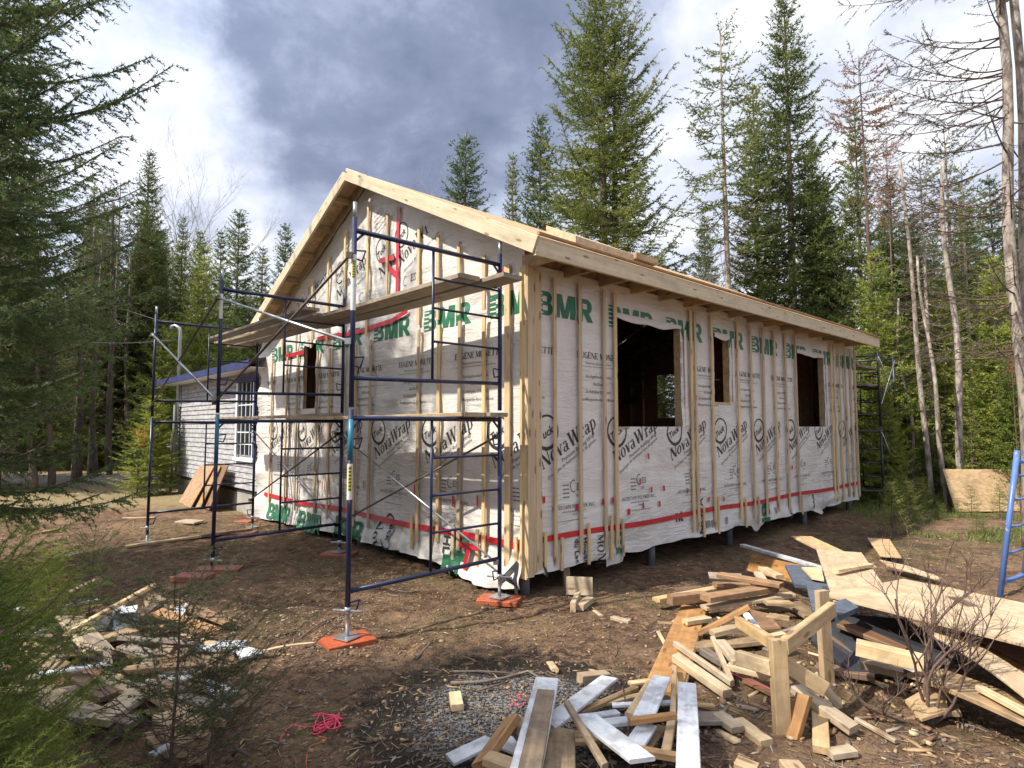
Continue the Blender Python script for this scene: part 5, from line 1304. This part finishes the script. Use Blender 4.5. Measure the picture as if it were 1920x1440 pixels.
def pole_px(x0, y0, x1, y1, Y, r, label, m='barkpale', stubs=26, seed=0, twig_l=.7, top_extra=1.0):
    """pale slender trunk with short dead side branches, from its base pixel to a high pixel"""
    a = at(x0, y0, Y); b_ = at(x1, y1, Y); a.z = gz(a.x, a.y) - .1
    d = (b_ - a); rs = random.Random(seed); e = empty('slender_tree', a, 0, label=label, cat='tree')
    mb = MB(); N = 12; pts = [d * (t / N) * top_extra + Vector((.05 * math.sin(t * .8 + seed), .05 * math.cos(t * .7), 0)) for t in range(N + 1)]
    mb.tube(pts, [r * (1 - .55 * t / N) for t in range(N + 1)], 9); mb.build('trunk', M[m], e)
    mb = MB()
    for i in range(stubs):
        t = rs.uniform(.22, 1.0); p = d * t * top_extra; az = rs.uniform(0, 6.28); L = twig_l * rs.uniform(.4, 1.3)
        dd = Vector((math.cos(az), math.sin(az), rs.uniform(-.35, .15)))
        pp = [p + dd * (L * k / 4) - Vector((0, 0, .14 * L * (k / 4) ** 2)) for k in range(5)]
        mb.tube(pp, [.009, .007, .006, .004, .002], 4, caps=False)
        for s in range(4):
            q = pp[1 + s % 3]; d2 = (dd + Vector((rs.uniform(-1, 1), rs.uniform(-1, 1), rs.uniform(-.6, .3)))).normalized()
            mb.tube([q, q + d2 * L * .32], [.004, .0015], 3, caps=False)
    mb.build('dead_branches', M['twig'], e)
pole_px(1745, 925, 1690, 300, 13.6, .065, 'leftmost of three pale slender trunks right of the house', seed=1)
pole_px(1778, 950, 1722, 480, 12.8, .055, 'short thin pale trunk between the two taller ones', seed=2, twig_l=.5)
pole_px(1808, 905, 1766, 300, 13.2, .085, 'tallest thick pale slender trunk right of the house', seed=3)
pole_px(1716, 880, 1680, 560, 14.2, .05, 'thin leaning trunk just right of the far scaffold tower', seed=4)
pole_px(1846, 900, 1830, 520, 16, .07, 'grey trunk behind the strand board barrier', seed=5, m='bark')
# twin trunk at the right edge with long bare branches
def twin():
    Y = 8.6; a = at(1925, 900, Y); a.z = -.1; b_ = at(1866, -120, Y); a2 = a + Vector((.22, .10, 0)); b2 = at(1897, -120, Y + .1)
    e = empty('twin_trunk_tree', a, 0, label='thick twin trunks with long drooping lichened branches at the right edge', cat='tree')
    for i, (p, q, r) in enumerate(((a, b_, .088), (a2, b2, .082))):
        mb = MB(); N = 14; d = q - p
        pts = [(p - a) + d * (t / N) * 1.2 + Vector((.04 * math.sin(t * .9 + i), .03 * math.cos(t), 0)) for t in range(N + 1)]
        mb.tube(pts, [r * (1 - .45 * t / N) for t in range(N + 1)], 12); mb.build('trunk', M['barkpale'], e)
    rs = random.Random(11); rn = np.random.RandomState(5); mb = MB(); TB = []
    d = b_ - a
    for i in range(70):
        t = rs.uniform(.30, 1.15); p = d * t; L = rs.uniform(1.0, 2.3) * (1.0 if t > .45 else .7)
        az = rs.gauss(math.pi * 1.02, .75) if i % 4 else rs.uniform(0, 6.28)
        hd = Vector((math.cos(az), math.sin(az) * .8, 0)); s0 = rs.uniform(-.65, .05); cu = rs.uniform(.15, .55)
        pp = [p + hd * (L * k / 9) + Vector((0, 0, L * (s0 * (k / 9) + cu * (k / 9) ** 2))) for k in range(10)]
        mb.tube(pp, [.012 * (1 - .9 * k / 9) + .0015 for k in range(10)], 5, caps=False)
        for s in range(int(L * 11)):
            k = rs.uniform(2, 9); k0 = int(min(k, 8)); q = pp[k0].lerp(pp[k0 + 1], k - k0)
            sd = 1 if s % 2 else -1
            d2 = (hd * rs.uniform(.4, .9) + Vector((-hd.y, hd.x, 0)) * sd * rs.uniform(.4, 1) + Vector((0, 0, rs.uniform(-.5, .35)))).normalized()
            l2 = rs.uniform(.15, .45); e2 = q + d2 * l2 + Vector((0, 0, -.06 * l2)); mb.tube([q, q + d2 * l2 * .5, e2], [.004, .003, .0015], 3, caps=False)
            for s3 in range(3):
                q3 = q.lerp(e2, rs.uniform(.3, .95)); d3 = (d2 + Vector((rs.uniform(-1, 1), rs.uniform(-1, 1), rs.uniform(-.7, .5)))).normalized()
                mb.tube([q3, q3 + d3 * rs.uniform(.04, .13)], [.0025, .001], 3, caps=False)
            if t > .62 or rs.random() < .2:
                n = int(l2 / .012); qq = rn.rand(n); B = np.array(q) + np.outer(qq * l2, np.array(d2)); r_ = rn.normal(size=B.shape)
                D = np.array(d2) * .7 + r_ / np.linalg.norm(r_, axis=1, keepdims=True) * .7; D /= np.linalg.norm(D, axis=1, keepdims=True)
                TB.append(blades(rn, B, D, np.full(n, .035), np.full(n, .010)))
    mb.build('branches', M['twig'], e)
    V = np.concatenate(TB); link('crown', np_mesh('crown', V, np.arange(len(V)).reshape(-1, 3)), e, [M['needlegrey']])
twin()
# left side
tmN, cmN = conifer(seed=31, H=8.6, Rm=2.9, base=.10, nwh=44, per=6, droop=.32, up=.25, tw=20, nl=.055, nw=.015, sp=.0080, prof=.28, gaps=.12, dead=.12, tlen=.40, trunk_r=.15)
tmN.materials.append(M['bark']); cmN.materials.append(M['needlegrey']); cmN.materials.clear(); cmN.materials.append(M['needleblue']); PROTO['near'] = (tmN, cmN, 8.6)
tree('near', -6.7, 6.3, 8.6, 'huge dark spruce filling the left edge with branches reaching over the sky', rz=1.0, name='spruce_tree')
tree('dense', -13.9, 16.4, 14.5, 'dark spruce with drooping boughs at the right side of the left shade')
tree('dense', -16.2, 17.2, 15, 'broad dark spruce in the left shade behind the first two', wide=1.0)
tree('dense', -19.5, 19, 14, 'tall dark spruce farther back in the left shade', wide=1.1)
tree('dense', -18.2, 16.4, 14, 'dark spruce nearest the left edge of the photo behind the boughs')
tpx('dense', 282, 280, 27, 'tall dense pointed spruce above the road on the left', wide=.85)
tpx('sparse', 228, 330, 24, 'open green spruce left of the tall dense pointed one', wide=1.2)
tpx('sparse2', 196, 345, 22, 'thin crowned spruce with long bare trunk near the road', wide=1.2)
tpx('sparse', 165, 380, 20, 'lichened spruce right of the dark left mass', wide=1.1)
tpx('fir', 383, 462, 19.5, 'yellow green fir behind the old house chimney pipe', wide=.95)
tpx('dense', 345, 400, 26, 'dark spruce between the pointed spruce and the yellow green fir', wide=.7)
tpx('slim', 376, 432, 25, 'slim dark spruce behind the yellow green fir')
tpx('dense2', 450, 393, 25, 'open branched spruce left of the small pointed ones', wide=1.05)
tpx('slim', 494, 462, 25, 'small pointed spruce left of the roof peak', wide=1.0)
tpx('dense2', 537, 418, 24, 'spruce top just left of the gable rake', wide=.85)
tpx('slim', 415, 430, 29, 'thin far spruce beside the open branched one', wide=.9)
tpx('fir', 318, 600, 17.5, 'light green fir in front of the forest left of the old house', wide=1.25)
tpx('fir', 290, 740, 15.6, 'low light green fir touching the old house corner', wide=1.8)
tpx('fir', 420, 560, 21, 'light fir behind the rear scaffold frame', wide=1.1)
for i, (px, y0, top, Y) in enumerate(((176, 880, 420, 21), (205, 880, 380, 22), (150, 880, 520, 19), (235, 870, 480, 24), (95, 880, 560, 17), (60, 885, 600, 16.5), (258, 870, 560, 25))):
    pole_px(px, y0, px + (8 if i % 2 else 4), top, Y, .10, ['pale bare trunk of the leaning pair near the road', 'taller bare trunk of the leaning pair near the road', 'bare trunk left of the leaning pair', 'bare trunk right of the leaning pair', 'dark trunk in the left shade farther from the edge', 'dark trunk in the left shade nearest the edge', 'thin bare trunk beside the orange marker'][i], 'bark', 40, 40 + i, 1.2)
# leafless trees
def bare(px, top, Y, label, seed):
    rs = random.Random(seed); q = at(px, top, Y); H = q.z
    e = empty('bare_tree', (q.x, Y, gz(q.x, Y)), 0, label=label, cat='tree'); mb = MB()
    def br(p, d, L, r, lev):
        pts = [p]; dd = d.copy()
        for k in range(5):
            dd = (dd + Vector((rs.gauss(0, .09), rs.gauss(0, .09), .04))).normalized(); pts.append(pts[-1] + dd * L / 5)
        mb.tube(pts, [r * (1 - .6 * k / 5) for k in range(6)], 5 if lev < 2 else 3, caps=False)
        if lev >= 4: return
        for k in range(5 if lev else 9):
            t = rs.uniform(.35, 1) if lev else rs.uniform(.4, 1); i = min(4, int(t * 5)); q_ = pts[i].lerp(pts[i + 1], t * 5 - i)
            az = rs.uniform(0, 6.28); nd = (dd * .95 + Vector((math.cos(az), math.sin(az), .15)) * .62).normalized()
            br(q_, nd, L * rs.uniform(.38, .55), r * .42, lev + 1)
    br(Vector((0, 0, 0)), Vector((0, 0, 1)), H * .66, .07, 0)
    mb.build('trunk', M['birch'], e)
bare(318, 262, 34, 'bare leafless tree behind the tall pointed spruce', 1); bare(352, 330, 33, 'lower bare leafless tree right of the other one', 2)
bare(782, 312, 38, 'bare leafless tree top above the right rake board', 3); bare(1290, 430, 22, 'bare leafless tree behind the roof right of the forked spruce', 4)
bare(372, 365, 36, 'thin bare leafless tree beyond the old house', 6)
# forest fill
rs = random.Random(77); kinds = ['dense', 'dense2', 'slim', 'sparse', 'sparse2', 'fir', 'dense', 'pole']
def wood_fill(x0, x1, y0, y1, n, label, group, hs=(9, 13), minh=None, kk=kinds):
    for i in range(n):
        Y = rs.uniform(y0, y1); px = rs.uniform(x0, x1); q = at(px, 700, Y); k = rs.choice(kk)
        tree(k, q.x, Y, rs.uniform(*hs) * (1 if k != 'fir' else .7), {'dense': 'dense', 'dense2': 'bushy blue green', 'slim': 'slim dark', 'sparse': 'thin lichened', 'sparse2': 'bare trunked', 'fir': 'light green', 'pole': 'pole thin'}[k] + ' ' + label, group=group, wide=rs.uniform(.8, 1.15), rz=rs.uniform(0, 6.28))
wood_fill(1480, 2150, 21, 44, 34, 'conifer of the crowded forest behind the right side', 'forest trees on the right', (8, 11.5))
wood_fill(940, 1480, 26, 46, 20, 'conifer deep in the forest behind the new house', 'forest trees behind the house', (8.0, 11))
wood_fill(-250, 330, 27, 52, 34, 'conifer of the far forest across the road on the left', 'forest trees on the left', (10, 15))
wood_fill(330, 640, 31, 50, 14, 'conifer of the far forest behind the old house', 'forest trees behind the old house', (9.5, 12.5))
wood_fill(-180, 110, 23, 29, 8, 'dark conifer in the shaded mass at the left', 'shaded trees at the left', (9, 12), kk=['dense', 'slim', 'sparse'])
for i in range(14):
    px = rs.uniform(1650, 2050); Y = rs.uniform(12.5, 16); q = at(px, 900, Y)
    if Y < 14 and px < 1690: continue
    hh = rs.uniform(.9, 2.2); tree('low', q.x, Y, hh, ('knee high ' if hh < 1.2 else 'head high ' if hh > 1.7 else 'waist high ') + 'young green fir in the brush right of the house', group='young firs in the right brush')
for i in range(16):
    px = rs.uniform(-60, 250); Y = rs.uniform(23, 30); q = at(px, 900, Y)
    hh = rs.uniform(1.2, 3.0); tree('low', q.x, Y, hh, ('short ' if hh < 1.8 else 'tall ' if hh > 2.4 else 'medium ') + 'young fir at the forest edge beyond the road', group='young firs beyond the road')
wood_fill(1520, 2050, 16.5, 23, 14, 'conifer standing close behind the pale trunks on the right', 'trees close behind the pale trunks', (8, 11), kk=['dense', 'dense2', 'fir', 'sparse'])
wood_fill(120, 330, 24, 30, 8, 'conifer just across the road on the left', 'trees just across the road', (9, 12), kk=['dense', 'dense2', 'slim'])
for i in range(16):
    px = rs.uniform(1655, 1900); Y = rs.uniform(9.6, 12.4); q = at(px, 900, Y)
    hh = rs.uniform(.35, .95); tree('low', q.x, Y, hh, ('ankle high ' if hh < .55 else 'taller ' if hh > .8 else 'knee high ') + 'fir seedling on the open soil right of the house', group='fir seedlings on the right', name='fir_seedling')
# trees behind the viewer that shade the foreground
for (x, y, h, k, lab) in ((-6.6, -3.0, 12.5, 'dense', 'shade spruce behind the viewer'), (-9.2, -1.4, 13, 'dense', 'second shade spruce behind the viewer'), (-10.8, -.9, 12, 'dense2', 'third shade spruce left of the viewer'), (-3.0, -4.2, 12, 'dense2', 'fourth shade spruce right behind the viewer'), (-7.4, 1.2, 9.0, 'slim', 'slim shade spruce left of the viewer')):
    tree(k, x, y, h, lab, wide=1.1)

# ------------------------------------------------------------------ near bushes
tmS, cmS = conifer(seed=41, br=.45, H=1.5, Rm=.55, base=.04, nwh=30, per=6, droop=-.15, up=.25, tw=26, nl=.024, nw=.0045, sp=.0032, prof=.6, gaps=.12, dead=.05, tlen=.30, trunk_r=.011)
tmS.materials.append(M['twig']); cmS.materials.append(M['needlelight']); PROTO['seed'] = (tmS, cmS, 1.5)
tmS, cmS = conifer(seed=43, br=.4, H=1.2, Rm=.55, base=.05, nwh=17, per=5, droop=-.75, up=.15, tw=22, nl=.024, nw=.0042, sp=.0035, prof=.35, gaps=.2, dead=.25, tlen=.26, trunk_r=.006)
tmS.materials.append(M['twig']); cmS.materials.append(M['needlegrey']); PROTO['scrub'] = (tmS, cmS, 1.2)
tree('seed', -1.98, 2.25, 1.30, 'tall young spruce with soft needles at the left edge of the foreground', name='young_spruce', cat='shrub')
tree('seed', -1.40, 1.62, .82, 'bright green young spruce in the lower left corner', name='young_spruce', cat='shrub', wide=1.2)
tree('seed', -1.78, 1.75, .90, 'young spruce cut by the lower left edge of the photo', name='young_spruce', cat='shrub', wide=1.25)
tree('seed', -2.45, 2.9, 1.05, 'young spruce behind the tall one at the left edge', name='young_spruce', cat='shrub', wide=1.2)
tree('scrub', -1.48, 3.10, .66, 'leafy sparse shrub touching the right side of the olive one', name='scrub_shrub', cat='shrub', wide=1.1)
tree('scrub', -1.62, 3.00, .98, 'sparse olive shrub standing in front of the left debris pile', name='scrub_shrub', cat='shrub', wide=1.15)
tree('scrub', -3.55, 5.2, .80, 'small green shrub between the left pile and the scaffold', name='scrub_shrub', cat='shrub', wide=.8)
tree('seed', -3.75, 5.0, .75, 'small dense young spruce behind the left pile', name='young_spruce', cat='shrub', wide=.9)
# bare shrub at the right
def shrub():
    b0 = P(1738, 1345, 0); b0.z = gz(b0.x, b0.y); e = empty('bare_shrub', b0, 0, label='bare reddish shrub with crooked stems in front of the right pile', cat='shrub')
    rs = random.Random(9); mb = MB()
    def br(p, d, L, r, lev):
        pts = [p]; dd = d.copy()
        for k in range(6):
            dd = (dd + Vector((rs.gauss(0, .18), rs.gauss(0, .15), .05))).normalized(); pts.append(pts[-1] + dd * L / 6)
        mb.tube(pts, [r * (1 - .6 * k / 6) for k in range(7)], 6 if lev < 2 else 4, caps=False)
        if lev >= 3: return
        for k in range((4, 4, 3)[lev]):
            i = rs.randint(2, 5); az = rs.uniform(0, 6.28); nd = (dd * .7 + Vector((math.cos(az), math.sin(az) * .6, .35)) * .7).normalized()
            br(pts[i], nd, L * rs.uniform(.4, .65), r * .5, lev + 1)
    for d_, L, r in (((.10, -.05, 1), .70, .014), ((-.35, -.1, .75), .62, .013), ((.55, -.15, .6), .65, .010), ((-.1, .1, 1), .85, .010), ((.25, 0, .9), .8, .009), ((-.9, -.1, .25), .45, .012)):
        br(Vector((0, 0, -.03)), Vector(d_).normalized(), L, r, 0)
    mb.build('stems', M['twig'], e)
shrub()
def log(name, pts, r, m, label, cat='branch'):
    mb = MB(); w_ = [P(*p) for p in pts]
    for q in w_: q.z += gz(q.x, q.y)
    mb.tube(w_, [r * (1 - .35 * i / (len(w_) - 1)) for i in range(len(w_))], 8); o = mb.build(name, M[m], None, w_[0]); tag(o, label, cat)
log('branch', [(845, 1284, .02), (905, 1280, .02), (945, 1270, .02), (990, 1262, .02), (1020, 1280, .02)], .012, 'bark', 'longest dead branch lying behind the ash')
log('branch', [(850, 1262, .01), (905, 1258, .02), (955, 1262, .02)], .009, 'bark', 'dead branch parallel to the longest one')
log('branch', [(893, 1300, .01), (920, 1290, .03), (955, 1284, .02)], .008, 'twig', 'curved reddish twig left of the ash')
log('branch', [(780, 1232, .01), (812, 1200, .01)], .010, 'bark', 'straight dead stick on the soil in front of the near scaffold leg')
log('branch', [(1180, 1400, .05), (1175, 1340, .06), (1168, 1300, .12), (1180, 1280, .2)], .006, 'twig', 'thin brown twig rising from the painted boards')
log('birch_branch', [(1663, 1232, .22), (1678, 1262, .14), (1700, 1300, .03)], .013, 'birch', 'pale birch branch leaning in front of the black tar paper')
log('root', [(0, 958, .15), (14, 952, .22), (40, 960, .10)], .07, 'bark', 'torn root lying on the soil at the far left', 'root')
log('root', [(436, 1420, .02), (445, 1410, .05), (470, 1420, .04)], .012, 'bark', 'small crooked root at the bottom left of centre', 'root')
log('branch', [(560, 1196, .0), (600, 1170, .02), (640, 1150, .0)], .006, 'bark', 'thin stick on the sunlit soil left of the near leg')

# ------------------------------------------------------------------ litter and ground cover
def litter(name, n, region, ln, wd, mats, kind='stuff', seed=1, flat=True, ygrow=1.0):
    rs = np.random.RandomState(seed); V = []; Fc = []; MI = []
    k = 0
    for i in range(n):
        x, y = region(rs)
        z = gz(x, y) + .004; a = rs.rand() * 6.28; L = ln * (.3 + rs.rand() ** 2 * 1.6); w_ = wd * (.5 + rs.rand())
        d = np.array([math.cos(a), math.sin(a), rs.normal() * .12]); s = np.array([-math.sin(a), math.cos(a), rs.normal() * .2]); u_ = np.array([0, 0, w_ * .45 + .002])
        p = np.array([x, y, z]); q = [p - d * L / 2 - s * w_ / 2, p + d * L / 2 - s * w_ / 2 * rs.rand(), p + d * L / 2 * .9 + s * w_ / 2, p - d * L / 2 * .8 + s * w_ / 2]
        V += q + [c + u_ for c in q]; Fc += [(k + 4, k + 5, k + 6, k + 7), (k, k + 1, k + 5, k + 4), (k + 1, k + 2, k + 6, k + 5), (k + 2, k + 3, k + 7, k + 6), (k + 3, k, k + 4, k + 7)]
        MI += [rs.randint(len(mats))] * 5; k += 8
    o = link(name, np_mesh(name, V, Fc, False, MI), None, [M[m] for m in mats]); return o
def reg_near(rs):
    while True:
        y = 2.0 + 9.5 * rs.rand() ** 1.5; x = rs.uniform(-.9, .9) * y
        q = Vector((x, y, 0)) - O_; u, v = q.dot(UV), q.dot(VV)
        if u > 0 and v > 0: continue
        return x, y
tag(litter('ground_litter', 15000, reg_near, .06, .0032, ['twig', 'bark', 'tan', 'brown'], seed=1), kind='stuff')
tag(litter('wood_splinters', 800, reg_near, .055, .007, ['tan', 'tan', 'pine', 'grey'], seed=2), kind='stuff')
def crooked(name, n, region, ln, rad, m, seed):
    rs = random.Random(seed); nr = np.random.RandomState(seed); mb = MB()
    for i in range(n):
        x, y = region(nr); a = rs.uniform(0, 6.28); L = ln * rs.uniform(.3, 1.6); pts = []
        for k in range(5):
            pts.append((x, y, gz(x, y) + rad * rs.uniform(.2, 1.6) + (.02 * L if k in (2, 3) else 0))); a += rs.gauss(0, .35); x += math.cos(a) * L / 4; y += math.sin(a) * L / 4
        r_ = rad * rs.uniform(.5, 1.4); mb.tube(pts, [r_, r_ * .9, r_ * .8, r_ * .6, r_ * .3], 5, caps=False)
        if rs.random() < .4: mb.tube([pts[2], (pts[2][0] + L * .2 * math.cos(a + 1), pts[2][1] + L * .2 * math.sin(a + 1), pts[2][2] + .01)], [r_ * .6, r_ * .2], 4, caps=False)
    o = mb.build(name, M[m]); tag(o, kind='stuff')
crooked('fallen_twigs', 420, reg_near, .22, .0035, 'bark', 5)
crooked('fallen_pale_twigs', 160, reg_near, .16, .003, 'birch', 6)
tag(litter('dead_leaves', 4500, reg_near, .022, .016, ['brown', 'tan', 'bark', 'twig'], seed=8), kind='stuff')
def reg_ash(rs):
    c = P(975, 1345); return c.x + rs.normal() * .38, c.y + rs.normal() * .22
tag(litter('charcoal_and_ash', 1500, reg_ash, .014, .006, ['ash', 'tar', 'ash', 'grey', 'ash'], seed=3), kind='stuff')
def reg_sun(rs): return rs.uniform(-4.2, -1.2), rs.uniform(4.2, 7.5)
tag(litter('sawdust_chips', 900, reg_sun, .028, .008, ['pale', 'tan', 'tan'], seed=4), kind='stuff')
def reg_pile(rs): return P(rs.uniform(1250, 1800), rs.uniform(1120, 1400))[:2]
tag(litter('pile_scraps', 200, reg_pile, .12, .022, ['pale', 'tan', 'brown', 'grey'], seed=5), kind='stuff')
def tufts(name, n, region, h, wd, m, seed, per=7):
    rs = np.random.RandomState(seed); B = []; D = []; Ln = []
    for i in range(n):
        x, y = region(rs); z = gz(x, y)
        for k in range(per):
            B.append((x + rs.normal() * .03, y + rs.normal() * .03, z - .005)); d = np.array([rs.normal() * .5, rs.normal() * .5, 1]); D.append(d / np.linalg.norm(d)); Ln.append(h * (.4 + rs.rand()))
    V = blades(rs, np.array(B), np.array(D), np.array(Ln), np.full(len(B), wd)); o = link(name, np_mesh(name, V, np.arange(len(V)).reshape(-1, 3)), None, [M[m]]); tag(o, kind='stuff')
def reg_right(rs):
    while True:
        x, y = rs.uniform(6.6, 12), rs.uniform(7.8, 15)
        if noise.noise(Vector((x * .8, y * .8, 4))) < -.05 or (y < 9 and x < 5.2): continue
        q = Vector((x, y, 0)) - O_
        if q.dot(UV) > -.2 and q.dot(VV) > 0 and q.dot(UV) < LU: continue
        return x, y
tufts('ground_plants', 1500, reg_right, .10, .016, 'grass', 1, 8)
def reg_thin(rs):
    while True:
        x, y = rs.uniform(-7, 7), rs.uniform(2.2, 12)
        if noise.noise(Vector((x * .6, y * .6, 11))) < .12: continue
        q = Vector((x, y, 0)) - O_
        if q.dot(UV) > 0 and q.dot(VV) > 0: continue
        return x, y
tufts('short_grass', 4200, reg_thin, .035, .004, 'needlegrey', 2, 6)
def reg_back(rs): return rs.uniform(-30, -9), rs.uniform(23.5, 32)
tufts('forest_edge_brush', 2500, reg_back, .5, .03, 'needlegrey', 3, 10)
def reg_back2(rs): return rs.uniform(8.5, 22), rs.uniform(12.8, 24)
tufts('forest_floor_brush', 2600, reg_back2, .35, .025, 'grass', 4, 9)
